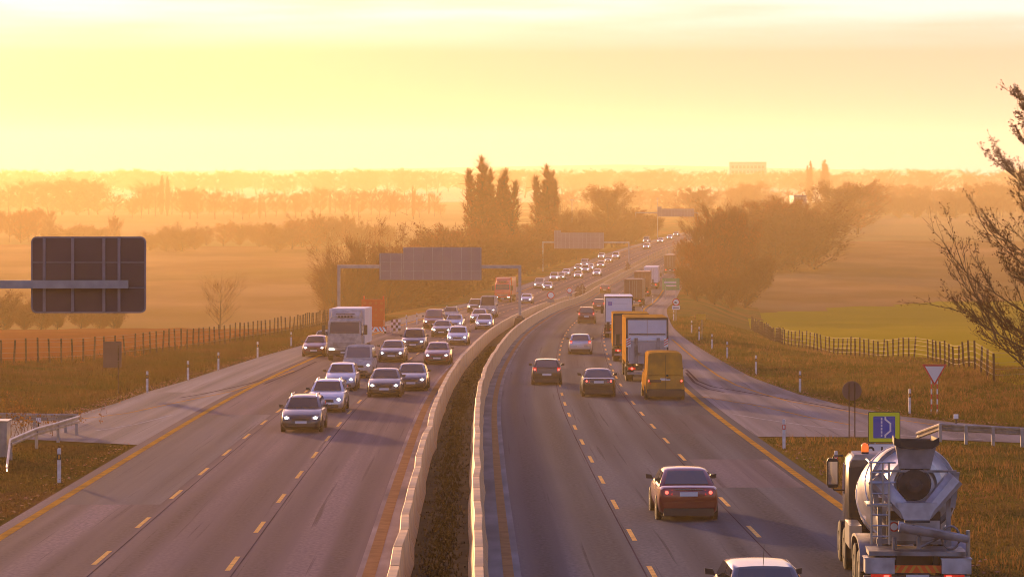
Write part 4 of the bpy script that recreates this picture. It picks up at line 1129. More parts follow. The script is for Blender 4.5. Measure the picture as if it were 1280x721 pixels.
# ------------------------------------------------------------------ concrete mixer
def mixer():
    o = thing('concrete_mixer_truck', 'silver concrete mixer truck with folded chute and amber beacon, partly below the picture edge', 'mixer truck')
    G, DK = M['mixer_grey'], M['mixer_dark']
    a = MB(); a.box((-.42,4.2,.95), (.12,8.6,.3)); a.box((.42,4.2,.95), (.12,8.6,.3)); a.box((0,.3,.95), (.8,.2,.3)); a.build('chassis', M['trim'], o)
    a = MB(); a.box((0,.05,.52), (2.4,.12,.14)); a.build('underrun_bar', G, o)
    for s in (-1, 1):
        for y in (1.3, 2.65): wheel(o, s*.98, y, .52, .5, .5)
        for y in (6.3, 8.1): wheel(o, s*1.05, y, .52, .33, .5)
        a = MB(); n = 12
        a.loft([[(s*xx, y, z) for y, z in [(1.98+1.42*math.cos(math.pi*i/n), .62+ .70*math.sin(math.pi*i/n)**.5) for i in range(n+1)]+[(1.98+1.36*math.cos(math.pi*i/n), .60+.66*math.sin(math.pi*i/n)**.5) for i in range(n, -1, -1)]][::-s] for xx in (.70,1.24)])
        a.build('mudguard', M['mixer_grey'], o, smooth=40)
        a = MB(); a.box((s*.86,-.12,.84), (.66,.50,.32)); a.box((s*.86,-.10,1.015), (.70,.56,.03)); a.build('rear_fender', M['chute'], o)
        a = MB(); a.box((s*.82,-.20,.58), (.46,.05,.13)); t_ = a.build('tail_light', M['tail'], o)
        b = MB(); b.box((s*.70,-.23,.58), (.12,.02,.09)); b.build('brake_lamp', M['tail_on'], t_)
    # striped board
    a = MB(); a.box((0,-.22,.77), (1.08,.04,.17), 0)
    for k in range(6):
        x = -.50+.175*k; sg = 1 if k < 3 else -1
        a.slab([(x-.05*sg,-.243,.69),(x+.07-.05*sg,-.243,.69),(x+.07+.05*sg,-.243,.85),(x+.05*sg,-.243,.85)], -.004, 1)
    a.build('warning_board', [M['sign_orange'], M['amber']], o)
    a = MB(); a.box((0,-.21,.58), (.52,.03,.12)); a.build('number_plate', M['plate'], o)
    a = MB(); a.box((0,.3,1.12), (2.2,1.2,.10)); a.build('rear_deck', M['mixer_grey'], o)
    # drum: axis rises towards the rear
    p0 = Vector((.12,6.1,1.68)); p1 = Vector((.04,.55,2.60)); ax = (p1-p0).normalized(); e = Vector((1,0,0)); g = ax.cross(e).normalized()
    prof = [(0,.25),(.04,.78),(.35,1.0),(1.2,1.09),(2.4,1.165),(2.75,1.165),(3.6,1.12),(4.6,.97),(5.3,.66),(5.5,.62),(5.5,.50),(5.2,.46)]
    n = 40
    a = MB(); a.loft([[p0+ax*d+e*(r*math.cos(2*math.pi*i/n))+g*(r*math.sin(2*math.pi*i/n)) for i in range(n)] for d, r in prof])
    dr = a.build('mixing_drum', M['drum'], o, smooth=50)
    for k in range(2):
        pts = []; rr = lin([(d, r+.005) for d, r in prof[:10]])
        for i in range(60):
            d = .5+4.6*i/59; th = 2*math.pi*(i/59*1.3+k*.5); r = rr(d)
            pts.append(p0+ax*d+e*(r*math.cos(th))+g*(r*math.sin(th)))
        b = MB(); b.path(pts, [.022]*60, 6); b.build('drum_weld', M['drum'], dr, smooth=60)
    a = MB(); a.loft([[p0+ax*d+e*(r*math.cos(2*math.pi*i/n))+g*(r*math.sin(2*math.pi*i/n)) for i in range(n)] for d, r in ((4.50,1.0),(4.52,1.05),(4.70,1.01),(4.71,.95))])
    a.build('drum_ring', G, dr, smooth=40)
    # rear frame: dark backing, pedestal, inlet hopper, collecting hopper
    a = MB(); a.box((0,.72,1.62), (1.22,.10,.72)); a.build('rear_panel', DK, o)
    a = MB()
    for s in (-1, 1):
        a.box((s*.78,.62,1.75), (.10,.12,1.1)); a.slab([(s*.80,.50,2.1),(s*.92,.50,2.1),(s*1.02,.50,2.9),(s*.90,.50,2.9)] if s > 0 else [(s*.92,.50,2.1),(s*.80,.50,2.1),(s*.90,.50,2.9),(s*1.02,.50,2.9)], .08)
    a.box((0,.45,2.92), (1.9,.05,.05)); a.box((0,.66,1.30), (1.7,.10,.12)); a.build('rear_frame', G, o)
    a = MB(); a.box((0,.60,1.55), (1.16,.06,.46)); a.build('splash_plate', M['chute'], o)
    # inlet hopper: open funnel on the drum mouth
    top = [(-.47,.05,3.58),(.47,.05,3.58),(.44,.95,3.62),(-.44,.95,3.62)]
    bot = [(-.36,.40,2.98),(.36,.40,2.98),(.30,.92,2.95),(-.30,.92,2.95)]
    a = MB(); a.loft([bot, top], 0, False)
    a.loft([[(x*.93, (y-.5)*.93+.5, z) for x, y, z in top], [(x*.9, (y-.5)*.9+.5, z) for x, y, z in bot]], 1, False)
    hp = a.build('inlet_hopper', [M['chute'], DK], o)
    lip = MB()
    rim_ = [(-.51,-.02,3.66),(-.36,-.06,3.585),(0,-.07,3.565),(.36,-.06,3.585),(.51,-.02,3.66)]
    lip.loft([[(x, y, z-.11), (x, y-.05, z-.10), (x, y-.05, z+.07), (x, y, z+.06)] for x, y, z in rim_]); 
    for s in (-1, 1): lip.slab([(s*.51,-.03,3.55),(s*.51,-.03,3.70),(s*.46,.97,3.70),(s*.46,.97,3.56)], .03*s)
    lip.build('rubber_lip', M['black'], hp)
    # collecting hopper: two slanting troughs meeting in a chute mouth
    a = MB()
    for s in (-1, 1):
        t0 = Vector((s*.92,.30,2.78)); t1 = Vector((s*.20,.05,1.98)); d = (t1-t0).normalized(); up = Vector((-d.z*s*0+ -d.z*s, 0, d.x*s)).normalized()
        if up.z < 0: up = -up
        q = []
        for p, wd in ((t0,.40),(t1,.34)):
            q.append([p+up*wd/2+Vector((0,.30,0)), p+up*wd/2, p+up*wd*.2+Vector((0,-.10,0)), p-up*wd*.25+Vector((0,-.10,0)), p-up*wd/2, p-up*wd/2+Vector((0,.30,0))])
        if s > 0: q = [list(reversed(r)) for r in q]
        a.loft(q)
    a.loft([[(-.46,.30,2.26),(.46,.30,2.26),(.46,-.05,2.24),(-.46,-.05,2.24)], [(-.27,.22,1.84),(.27,.22,1.84),(.27,-.08,1.82),(-.27,-.08,1.82)]])
    ch = a.build('collecting_hopper', M['chute'], o, smooth=40)
    b = MB(); b.box((0,-.02,1.83), (.56,.34,.05)); b.build('hopper_mouth', DK, ch)
    # drum mouth seen above the hopper
    b = MB(); b.tube((0,.62,2.62), (0,.46,2.60), .40, .36, 24); b.tube((0,.45,2.60), (0,.38,2.66), .20, .12, 16, 1); b.build('drum_mouth', [DK, DK], o)
    # swivelling discharge chute, swung to one side
    a = MB(); n = 9; rings = []
    c0, c1 = Vector((-.40,-.22,1.82)), Vector((1.12,-.50,1.55)); d = (c1-c0).normalized(); sd_ = Vector((0,1,0)); up = sd_.cross(d).normalized()
    if up.z < 0: up = -up
    for k in range(5):
        p = c0+(c1-c0)*(k/4); r = .26-.07*k/4
        rr_ = [p+sd_*(r*math.cos(math.pi+math.pi*i/n))*1.0+up*(r*.85*math.sin(math.pi+math.pi*i/n)) for i in range(n+1)]
        ri = [p+(q-p)*.86 for q in reversed(rr_)]
        rings.append(rr_+ri)
    a.loft(rings); a.build('chute', M['chute'], o, smooth=40)
    a = MB(); a.path([(-.10,-.12,1.74),(.02,-.2,1.62),(.04,-.2,1.30)], [.035,.035,.035], 8); a.tube((.05,-.22,1.26),(.72,-.30,1.62),.035,n=8); a.tube((.03,-.2,1.22),(.03,-.2,1.5),.06,n=10); a.build('chute_support', G, o)
    a = MB(); a.tube((-.52,.0,1.45),(-.52,.0,1.18),.04,n=8); a.tube((-.46,.0,1.45),(-.46,.0,1.2),.02,n=6); a.build('control_lever', G, o)
    a = MB(); pts = [(.78+.20*math.cos(t*math.pi/8), .1, 1.45+.26*math.sin(t*math.pi/8)) for t in range(17)]; a.path(pts, [.03]*17, 6); a.build('hose', M['mixer_grey'], o)
    a = MB(); a.tube((1.16,.02,.95),(1.16,.02,1.62),.05,n=8); a.build('side_post', M['rim'], o)
    # red round sticker on the splash plate
    a = MB(); plate(a, disc(.115), .562, .568, -.46, 1.64); st = a.build('round_sticker', M['red'], o)
    a = MB(); plate(a, disc(.08), .556, .562, -.46, 1.64); a.build('sticker_face', M['sign_white'], st)
    # ladder with platform
    a = MB(); lx = -1.02
    for x in (lx, lx+.40): a.tube((x,-.02,1.30),(x,.02,3.18) if x == lx else (x,.02,3.16),.028,n=8)
    for z in [1.48+.24*k for k in range(7)]: a.tube((lx,0,z),(lx+.40,0,z),.018,n=6)
    a.build('ladder', M['rim'], o)
    a = MB()
    for z in (3.15,2.70): a.path([(lx-.04,.9,z),(lx-.04,.0,z),(lx+.55,.0,z)], [.024]*3, 6)
    a.tube((lx+.26,0,2.2),(lx+.26,0,3.15),.022,n=6); a.box((lx+.18,.40,2.18), (.56,.8,.05)); a.build('platform_rail', M['rim'], o)
    # cab
    c = 1.08; y0, y1 = 6.75, 8.85; H = 2.78
    a = MB(); rg = []
    for y, zb, zt, k in ((y0,.9,H-.05,.97),(y0+.08,.85,H,1),(y1-.7,.75,H,1),(y1-.2,.6,H-.2,1),(y1,.5,1.6,.96)):
        P = [(0,zb),(c*.94*k,zb),(c*k,zb+.1),(c*k,zb+(zt-zb)*.55),(c*.97*k,zt-.14),(c*.88*k,zt-.02),(0,zt)]
        rg.append([(x, y, z) for x, z in P]+[(-x, y, z) for x, z in reversed(P[1:-1])])
    a.loft(rg); cb = a.build('cab', M['paint_anthracite'], o, smooth=40)
    a = MB(); a.loft([[(-c*.90*k,y,H-.10),(c*.90*k,y,H-.10),(c*.84*k,y,H+.03),(-c*.84*k,y,H+.03)] for y, k in ((y0-.02,1),(y0+.9,1),(y1-.75,.97))]); a.build('cab_roof', M['paint_white'], o)
    a = MB(); a.box((0,y0-.02,1.75), (2.1,.04,1.5)); a.build('cab_rear_wall', M['black'], o)
    for s in (-1, 1):
        qq = [(s*(c+.003),y1-1.1,1.75),(s*(c+.003),y1-.25,1.75),(s*(c*.985+.003),y1-.42,H-.3),(s*(c*.985+.003),y1-1.1,H-.3)]
        if s < 0: qq.reverse()
        b = MB(); b.slab(qq, .01); b.build('side_window', M['glass'], o)
        b = MB()
        b.loft([[(s*(c+x), y1-.25+dy, z) for x, z in ((.14,1.82),(.36,1.82),(.40,1.90),(.40,2.50),(.36,2.58),(.14,2.56),(.10,2.48),(.10,1.9))][::-s] for dy in (0,.10)])
        b.path([(s*(c-.02),y1-.2,2.64),(s*(c+.22),y1-.2,2.64),(s*(c+.25),y1-.2,2.55)], [.022]*3, 6); b.path([(s*(c-.02),y1-.2,1.76),(s*(c+.22),y1-.2,1.76),(s*(c+.25),y1-.2,1.84)], [.022]*3, 6)
        mr = b.build('mirror', M['black'], o)
        b = MB(); b.box((s*(c+.25), y1-.256, 2.2), (.24,.008,.58)); b.build('mirror_glass', mat('mirror_glass', (.5,.5,.52), rough=.05, metal=1) if 'mg' not in M else M['mg'], mr)
        b = MB(); b.box((s*c*.76,y1+.02,.85), (.34,.06,.18)); b.build('headlight', M['head_off'], o)
        b = MB(); b.box((s*1.06,5.1,1.0), (.30,1.5,.55)); b.build('side_tank', M['rim'], o)
    b = MB(); b.tube((-.62,y0+.35,H-.02),(-.62,y0+.35,H+.08),.10,n=12); bp = b.build('beacon_base', M['black'], o)
    b = MB(); b.loft([[(-.62+r*math.cos(2*math.pi*i/14), y0+.35+r*math.sin(2*math.pi*i/14), H+h) for i in range(14)] for h, r in ((.08,.095),(.22,.095),(.28,.07),(.30,.02))]); b.build('beacon', M['orange_lamp'], o, smooth=50)
    return o
mx = mixer()
zm = 62.6; mx.location = (at_z(1146, zm), zm, rz(zm)); mx.rotation_euler = (pitch(66), 0, -heading(66)-R(3.7))

# ------------------------------------------------------------------ road works trailer and chequered board
M['board_lamp'] = mat('board_lamp', (.80,.13,.02), rough=.4)
def arrow_trailer():
    z = road_z(417); x = at_z(467, z); s = F/z; h = lambda y: (417-y)/s
    o = thing('warning_trailer', 'orange road works warning trailer with lamp board and striped base on the shoulder', 'trailer', (x, z, rz(z)), (0,0,-heading(z)))
    w = 29/s
    a = MB(); a.box((-.05,.1,(h(374)+h(400))/2), (w,.12,h(374)-h(400))); p = a.build('lamp_board', M['sign_orange'], o)
    for i, (row, yy) in enumerate(((0,379),(1,387),(2,394))):
        for k in range(4 if row < 2 else 2):
            if row == 2: k = k+1
            b = MB(); b.tube((-.05-w*.36+w*.24*k,.03,h(yy)), (-.05-w*.36+w*.24*k,.0,h(yy)), .13, n=12); b.build('lamp', M['board_lamp'], p)
    for sx in (-1, 1):
        b = MB(); b.tube((sx*w*.42,.1,h(374)),(sx*w*.42,.1,h(370)),.09,n=10); b.build('beacon', M['sign_orange'], o)
        b = MB(); b.box((sx*.45,.3,1.2), (.12,.12,1.6)); b.build('mast', M['grey_steel'], o)
        wheel(o, sx*1.0, .9, .33, .2)
    b = MB(); b.box((.05,.8,.9), (1.7,1.7,.75)); b.build('housing', M['sign_orange'], o)
    st = MB(); zc_ = h(411.2); hh = h(408.5)-h(414)
    st.box((0,-.2,zc_), (w*1.05,.06,hh), 0)
    for k in range(7):
        xx = -w*.47+k*w*.15; sg = 1 if xx < 0 else -1
        st.slab([(xx-.12*sg,-.236,zc_-hh/2),(xx+.2-.12*sg,-.236,zc_-hh/2),(xx+.2+.12*sg,-.236,zc_+hh/2),(xx+.12*sg,-.236,zc_+hh/2)], -.005, 1)
    st.build('striped_board', [M['sign_orange'], M['sign_white']], o)
    # striped plates on the tarmac beside it
    z2 = road_z(416.5)
    o2 = thing('chequered_board', 'low white and dark chequered warning board beyond the orange trailer', 'warning board', (at_z(494.5, z2), z2, rz(z2)), (0,0,R(-12)))
    a = MB(); n = 0
    for i in range(4):
        for j in range(4): a.box((-.34+.23*i,0,.35+.27*j), (.225,.03,.265), (i+j) % 2)
    a.build('board', [M['sign_white'], M['mixer_dark']], o2)
    for xx in (-.3, .3): sign_post(o2, xx, .3, r=.025)
    z3 = z2+1; o3 = thing('white_cabinet', 'small white box standing between the orange trailer and chequered board', 'box', (at_z(483.5, z3), z3, rz(z3)))
    a = MB(); a.box((0,0,.32), (.7,.5,.62)); a.build('case', M['post_white'], o3); a = MB(); a.box((0,0,.66), (.76,.56,.06)); a.build('lid', M['rail_steel'], o3)
arrow_trailer()

# ================================================================== TREES, SHRUBS, GRASS
M['bark'] = mat('bark', (.055,.038,.028), (.085,.06,.042), 3, .9, spec=.1)
M['twig'] = mat('twigs_autumn', (.15,.055,.018), (.20,.07,.02), 1.5, .9, spec=.1, transl=.25)
M['leaf_rust'] = mat('leaves_rust', (.36,.085,.018), (.24,.07,.02), .8, .8, spec=.15, transl=.5)  # autumn rust, raised so the colour also carries backlight and haze brightness
M['leaf_olive'] = mat('leaves_olive', (.18,.085,.016), (.22,.08,.018), .8, .8, spec=.15, transl=.5)
M['leaf_dark'] = mat('leaves_dark_red', (.085,.022,.012), (.05,.018,.010), 3, .7, spec=.15, transl=.3)
M['leaf_brown'] = mat('leaves_brown', (.13,.05,.013), (.17,.06,.015), .8, .85, spec=.15, transl=.3)

def grow(seed, H, profile, t0=.12, limbs=26, up=.7, twigs=1500, leaves=1500, twig_len=(.5,1.3), leaf=.22, trunk_r=.22, tw=.035, sub=3, clump=.5, multi=1, spread=.28):
    """returns (trunk mesh builder, crown mesh builder). profile(t): crown radius at height fraction t"""
    r = random.Random(seed); T = MB(); Cn = MB(); anchors = []
    for s in range(multi):
        lean = Vector((r.gauss(0,.05), r.gauss(0,.05), 1)) if multi == 1 else Vector((r.gauss(0,spread), r.gauss(0,spread), 1))
        base = Vector((r.gauss(0,.25)*(multi > 1), r.gauss(0,.25)*(multi > 1), -.3))
        pts = [base]; n = 7; top = H*(r.uniform(.86, .97) if multi == 1 else r.uniform(.70, 1.0))
        for k in range(1, n+1):
            p = base+lean*(top*k/n); p += Vector((r.gauss(0,.02), r.gauss(0,.02), 0))*H*(.6 if multi < 4 else .2)*(k/n); pts.append(p)
        T.path(pts, [trunk_r*(1-k/(n+.6))+.012 for k in range(n+1)], 6)
        nl = limbs//multi
        for i in range(nl):
            t = t0+(.93-t0)*((i+r.random()*.7)/nl); f = t*n; k = min(int(f), n-1)
            st = pts[k].lerp(pts[k+1], f-k); az = i*2.4+r.gauss(0,.35)+s*1.3
            out = Vector((math.cos(az), math.sin(az), 0)); ln = profile(t)*(r.uniform(.5, 1.0) if r.random() < .5 else r.uniform(.9, 1.3))
            uu = up*r.uniform(.7, 1.3)
            end = st+out*ln+Vector((0,0,ln*uu))
            mid = st.lerp(end, .5)+Vector((0,0,-ln*.10))+Vector((r.gauss(0,1), r.gauss(0,1), r.gauss(0,1)))*ln*.06
            rr = max(.015, trunk_r*.42*(1-t*.75))
            T.path([st, mid, end], [rr, rr*.6, rr*.2], 4)
            for q in range(1, 9): anchors.append((st.lerp(mid, q/4.5) if q < 4.5 else mid.lerp(end, (q-4)/4.5), ln*.16))
            for q in range(sub):
                a = r.uniform(.3, .95); b = st.lerp(mid, a*2) if a < .5 else mid.lerp(end, a*2-1)
                d = (out.lerp(Vector((r.gauss(0,1), r.gauss(0,1), 0)), .55)+Vector((0,0,uu*r.uniform(.5,1.6)))).normalized()*ln*r.uniform(.3, .62)
                T.path([b, b+d*.5+Vector((0,0,-.03*ln)), b+d], [rr*.5, rr*.3, .008], 3)
                for q2 in range(1, 6): anchors.append((b+d*(q2/5), ln*.13))
    c0 = Vector((0,0,H*.35))
    dens = [r.random()**.7 for _ in anchors]
    for i in range(twigs):
        j = r.randrange(len(anchors)); a, sp = anchors[j]
        p = a+Vector((r.gauss(0,sp*.6), r.gauss(0,sp*.6), r.gauss(0,sp*.6)))
        d = (p-c0); d.z = abs(d.z)*.6+up*1.4; d.normalize(); d = (d+Vector((r.gauss(0,.33), r.gauss(0,.33), r.gauss(0,.28)))).normalized()*r.uniform(*twig_len)
        s_ = Vector((r.gauss(0,1), r.gauss(0,1), r.gauss(0,1))).cross(d).normalized()*tw
        Cn.add([p-s_, p+s_, p+d], [(0,1,2)], 0)
        if r.random() < .8:
            m = p+d*.45; d2 = (d.normalized()+Vector((r.gauss(0,.6), r.gauss(0,.6), r.gauss(0,.5)))).normalized()*d.length*.55
            Cn.add([m-s_*.6, m+s_*.6, m+d2], [(0,1,2)], 0)
    for i in range(leaves):
        j = r.randrange(len(anchors))
        if r.random() > dens[j]: continue
        a, sp = anchors[j]
        p = a+Vector((r.gauss(0,sp), r.gauss(0,sp), r.gauss(0,sp)))*clump*1.6
        u = Vector((r.gauss(0,1), r.gauss(0,1), r.gauss(0,1))).normalized(); v = u.cross(Vector((r.gauss(0,1), r.gauss(0,1), r.gauss(0,1)))).normalized()
        k = leaf*r.uniform(.5, 1.3)
        Cn.add([p-u*k, p+v*k*.55, p+u*k, p-v*k*.55], [(0,1,2,3)], 1)
    return T, Cn
def make_tree(name, leafm, H, label='x', cat='tree', **k):
    T, Cn = grow(H=H, **k); o = thing(name, label, cat)
    T.build('trunk', M['bark'], o); Cn.build('crown', [M['twig'], leafm], o)
    return o
ell = lambda r, a=.5, p=1.0: (lambda t: r*max(.12, 1-abs((t-a)/(1.02-a if t > a else a+.12))**2)**.5*p)
TP = {
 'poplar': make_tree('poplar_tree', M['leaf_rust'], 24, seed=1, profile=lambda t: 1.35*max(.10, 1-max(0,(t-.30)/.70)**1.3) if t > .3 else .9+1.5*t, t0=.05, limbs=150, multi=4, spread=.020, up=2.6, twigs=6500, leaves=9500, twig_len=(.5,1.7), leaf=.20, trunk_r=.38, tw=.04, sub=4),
 'round': make_tree('broadleaf_tree', M['leaf_olive'], 17, seed=2, profile=ell(6.2,.55), t0=.2, limbs=44, up=.75, twigs=6400, leaves=9500, leaf=.28, trunk_r=.36, sub=5, tw=.045),
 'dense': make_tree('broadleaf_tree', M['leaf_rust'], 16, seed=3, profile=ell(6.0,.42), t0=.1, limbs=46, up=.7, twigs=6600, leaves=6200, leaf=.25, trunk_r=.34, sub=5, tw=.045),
 'bush': make_tree('shrub', M['leaf_brown'], 9, seed=4, cat='shrub', profile=ell(4.6,.35), t0=.04, limbs=42, up=.8, twigs=6500, leaves=5200, leaf=.22, trunk_r=.16, sub=5, multi=3, tw=.035),
 'bare': make_tree('bare_tree', M['leaf_brown'], 15, seed=5, profile=ell(5.0,.55), t0=.22, limbs=36, up=.95, twigs=5200, leaves=900, leaf=.2, trunk_r=.3, sub=5, tw=.04),
 'globe': make_tree('bare_tree', M['leaf_brown'], 13, seed=6, profile=ell(6.2,.38), t0=.04, limbs=56, up=.95, twigs=11000, leaves=4200, twig_len=(.6,1.6), leaf=.18, trunk_r=.24, sub=6, multi=3, tw=.035),
 'small': make_tree('bare_tree', M['leaf_brown'], 6, seed=7, profile=ell(2.6,.62), t0=.16, limbs=26, up=1.1, twigs=900, leaves=60, twig_len=(.4,1.0), leaf=.1, trunk_r=.1, sub=4, tw=.012),
}
PH = {}
for k_, o_ in TP.items():
    zs_ = sorted(v.co.z for c_ in o_.children if c_.name.startswith('crown') for v in c_.data.vertices)
    PH[k_] = zs_[int(len(zs_)*.985)]
rt_ = random.Random(77)
def plant(kind, px_, ytop, z, label, group=None, wide=1.0, x=None, h=None):
    p = TP[kind]
    if p.get('used', 0) == 0: o = p; p['used'] = 1
    else: o = copy_tree(p)
    X = at_z(px_, z) if x is None else x; g = ground(X, z)
    H = (ZC-(ytop-HY)*z/F)-g if h is None else h
    s = max(.15, H/PH[kind]); o.location = (X, z, g-.05); o.scale = (s*wide, s*wide, s); o.rotation_euler = (0,0,rt_.uniform(0, 6.28))
    return tag(o, label, p['category'], group)
RD = 'trees along the motorway'
plant('poplar', 599, 206, 620, 'tallest slender poplar of the pair beside the motorway', RD, 1.6)
plant('poplar', 616, 220, 628, 'slender poplar squeezed between the two main poplars', RD, 1.35)
plant('poplar', 633, 221, 615, 'second poplar of the pair, a little shorter and broad', RD, 1.5)
plant('poplar', 680, 215, 690, 'lone broad poplar between the poplar pair and the round tree', RD, 1.65)
plant('poplar', 690, 222, 700, 'poplar half merged behind the lone broad poplar', RD, 1.1)
plant('round', 765, 233, 790, 'round crowned tree with bare lower trunk above the oncoming traffic', RD, 1.0)
plant('globe', 440, 297, 405, 'dense globe shaped bare tree behind the first gantry sign', RD, .85)
plant('globe', 478, 303, 415, 'dark bushy tree beside the globe shaped one, behind the orange trailer', RD, .85)
plant('globe', 424, 325, 402, 'low outer bush at the field side of the globe shaped tree', RD, .8)
for i, (x, yt, z, k) in enumerate([(505,330,430,'bush'),(528,318,455,'bush'),(545,312,480,'dense'),(560,292,520,'bush'),(575,286,545,'dense'),(592,283,560,'bush'),(520,298,540,'globe'),(545,300,560,'bush'),
        (610,290,575,'dense'),(625,296,560,'bush'),(640,290,590,'dense'),(655,283,640,'bush'),(668,281,650,'dense'),(700,262,720,'bare'),(715,272,720,'bush'),(728,288,700,'bush'),(742,285,730,'bush'),
        (705,295,670,'bush'),(725,262,760,'globe'),(745,272,790,'dense'),(780,268,820,'bush'),(795,262,860,'dense'),(812,270,880,'bush'),(555,335,470,'bush'),(580,322,505,'bush'),(605,318,530,'bush'),(635,318,560,'bush'),(660,310,600,'bush'),(690,305,650,'bush'),
        (535,345,452,'bush'),(720,302,690,'bush'),(750,292,745,'bush'),(770,285,770,'bush'),(790,280,810,'bush')]):
    plant(k, x, yt, z, 'brown %s in the hazy thicket lining the oncoming carriageway' % ('shrub' if k in ('bush',) else 'tree'), 'shrubs of the thicket beside the oncoming lanes' if k == 'bush' else 'trees of the thicket beside the oncoming lanes', rt_.uniform(1.0, 1.35))
RR = 'trees of the dark clump beside the outgoing lanes'
for x, yt, z, k, w in [(876,276,500,'bare',.85),(890,266,515,'dense',.7),(905,255,530,'bare',.9),(921,266,540,'dense',.7),(868,304,470,'dense',.6),(884,322,455,'bare',.8),(902,312,480,'dense',.65),(860,332,455,'bush',.8),
                       (936,292,560,'bare',.75),(852,300,560,'dense',.6),(872,345,430,'bush',.85),(893,342,440,'bush',.9),(914,345,450,'bush',.9),(932,334,480,'bush',.9),(912,285,520,'bare',.7),(946,318,540,'bush',.9)]:
    plant(k, x, yt, z, 'rust brown %s in the big dark clump beside the outgoing lanes' % {'dense':'leafy tree','bare':'twiggy tree','globe':'twiggy tree','bush':'shrub'}[k], RR+('' if k != 'bush' else ' at shrub height'), w)
for i, (x, yt, z, k, w) in enumerate([(950,253,700,'dense',1.1),(968,252,720,'round',1.1),(985,250,760,'dense',1.1),(1003,256,740,'dense',1.0),(1018,262,700,'bush',1.2),(940,262,690,'bush',1.2),(965,275,680,'bush',1.3),(990,278,690,'bush',1.3)]):
    plant(k, x, yt, z, 'hazy %s in the long belt behind the dark clump' % ('shrub' if k == 'bush' else 'tree'), 'hazy belt trees' if k != 'bush' else 'hazy belt shrubs', w)
plant('round', 1040, 231, 900, 'broad rounded tree at the end of the hazy belt, by the open field', RD, 1.25)
plant('dense', 1072, 229, 1050, 'pale hazy tree just beyond the rounded belt end tree', RD, 1.3)
plant('dense', 868, 236, 1150, 'pale rounded tree rising behind the third gantry sign', RD, 1.3)
plant('round', 945, 229, 1500, 'pale broad tree below the faint far building', RD, 1.3)
plant('round', 925, 234, 1450, 'pale tree beside the broad one below the faint building', RD, 1.2)
plant('poplar', 1012, 205, 1900, 'first of two small far poplars on the horizon', None, 1.1)
plant('poplar', 1030, 204, 1900, 'second of two small far poplars, a bit wider', None, 1.6)
plant('small', 275, 343, 338, 'small bare tree alone at the rim of the ploughed field', None, 1.0)
for x in (-12, 8, 30, 52, 74, 98, 120, 140):
    plant('bush', x+rt_.uniform(-4,4), rt_.uniform(366,384), 341+rt_.uniform(-3,5), 'orange lit bush in the scrub behind the crest of the ploughed field', 'bushes behind the crest of the ploughed field', rt_.uniform(.9,1.2))
# far belts: every tree a copy, in rows from the photograph's silhouettes
def belt(xs, ytop, z, kinds, label, group, wide=1.2, jit=4, zj=40):
    x = xs[0]
    while x < xs[1]:
        k = rt_.choice(kinds); zz = z+rt_.uniform(-zj, zj)
        yt = (ytop(x) if callable(ytop) else ytop)+rt_.uniform(-jit*.4, jit)
        w = wide*rt_.uniform(.8, 1.25)
        plant(k, x, yt, zz, label, group, w)
        x += {'poplar':7,'round':13,'dense':13,'bush':15,'bare':11,'globe':13}[k]*(1000/z)**.55*wide*rt_.uniform(.6, 1.1)*1.25
belt((-30,62), 263, 960, ['bare','dense','bare'], 'hazy bare tree in the belt behind the big brown sign', 'trees behind the brown sign', 1.0)
belt((60,140), 282, 930, ['bush'], 'low hazy shrub in the belt behind the big brown sign', 'shrubs behind the brown sign', 1.2)
plant('dense', 143, 272, 900, 'rounded orange shrub rising just above the brown sign', None, .7)
belt((186,250), lin([(186,292),(215,277),(250,290)]), 860, ['bush','globe'], 'rounded hazy bush in the first field hedge', 'bushes of the first field hedge', 1.15, 3)
belt((258,345), lin([(258,283),(290,276),(345,280)]), 900, ['bush','globe','dense'], 'rounded hazy bush in the second field hedge', 'bushes of the second field hedge', 1.15, 3)
belt((345,500), lin([(345,283),(380,272),(420,266),(470,280),(500,288)]), 880, ['dense','globe','bush'], 'hazy tree in the hedge beyond the globe shaped tree', 'trees of the hedge beyond the globe tree', 1.1, 5)
belt((-20,150), lin([(0,232),(60,224),(110,226),(150,245)]), 1500, ['dense','bare','bare'], 'faint tree in the long wood on the horizon', 'trees of the wood on the horizon', 1.5, 5)
belt((165,560), lin([(165,240),(205,222),(225,236),(300,241),(380,236),(400,232),(450,240),(520,236),(560,250)]), 1450, ['bare','bare','bare','poplar','round'], 'faint bare tree in the far open row across the plain', 'trees of the open row across the plain', 1.1, 8, 80)
belt((0,1330), 214, 2500, ['bare','bare','round'], 'barely visible tree in the last row before the hills', 'trees of the last row before the hills', 1.7, 5, 200)
belt((700,1000), lin([(700,238),(760,232),(850,238),(1000,240)]), 1700, ['bare','bare','round'], 'faint tree in the pale wood beyond the road crest', 'trees of the pale wood beyond the crest', 1.4, 6, 120)
belt((1050,1330), lin([(1050,232),(1100,228),(1180,234),(1330,228)]), 1600, ['bare','dense','round'], 'faint tree in the row beyond the open fields', 'trees of the row beyond the open fields', 1.4, 7, 100)
belt((1090,1330), 246, 1380, ['bush','bare'], 'low hazy bush on the far edge of the open fields', 'bushes on the far edge of the open fields', 1.2, 6, 60)

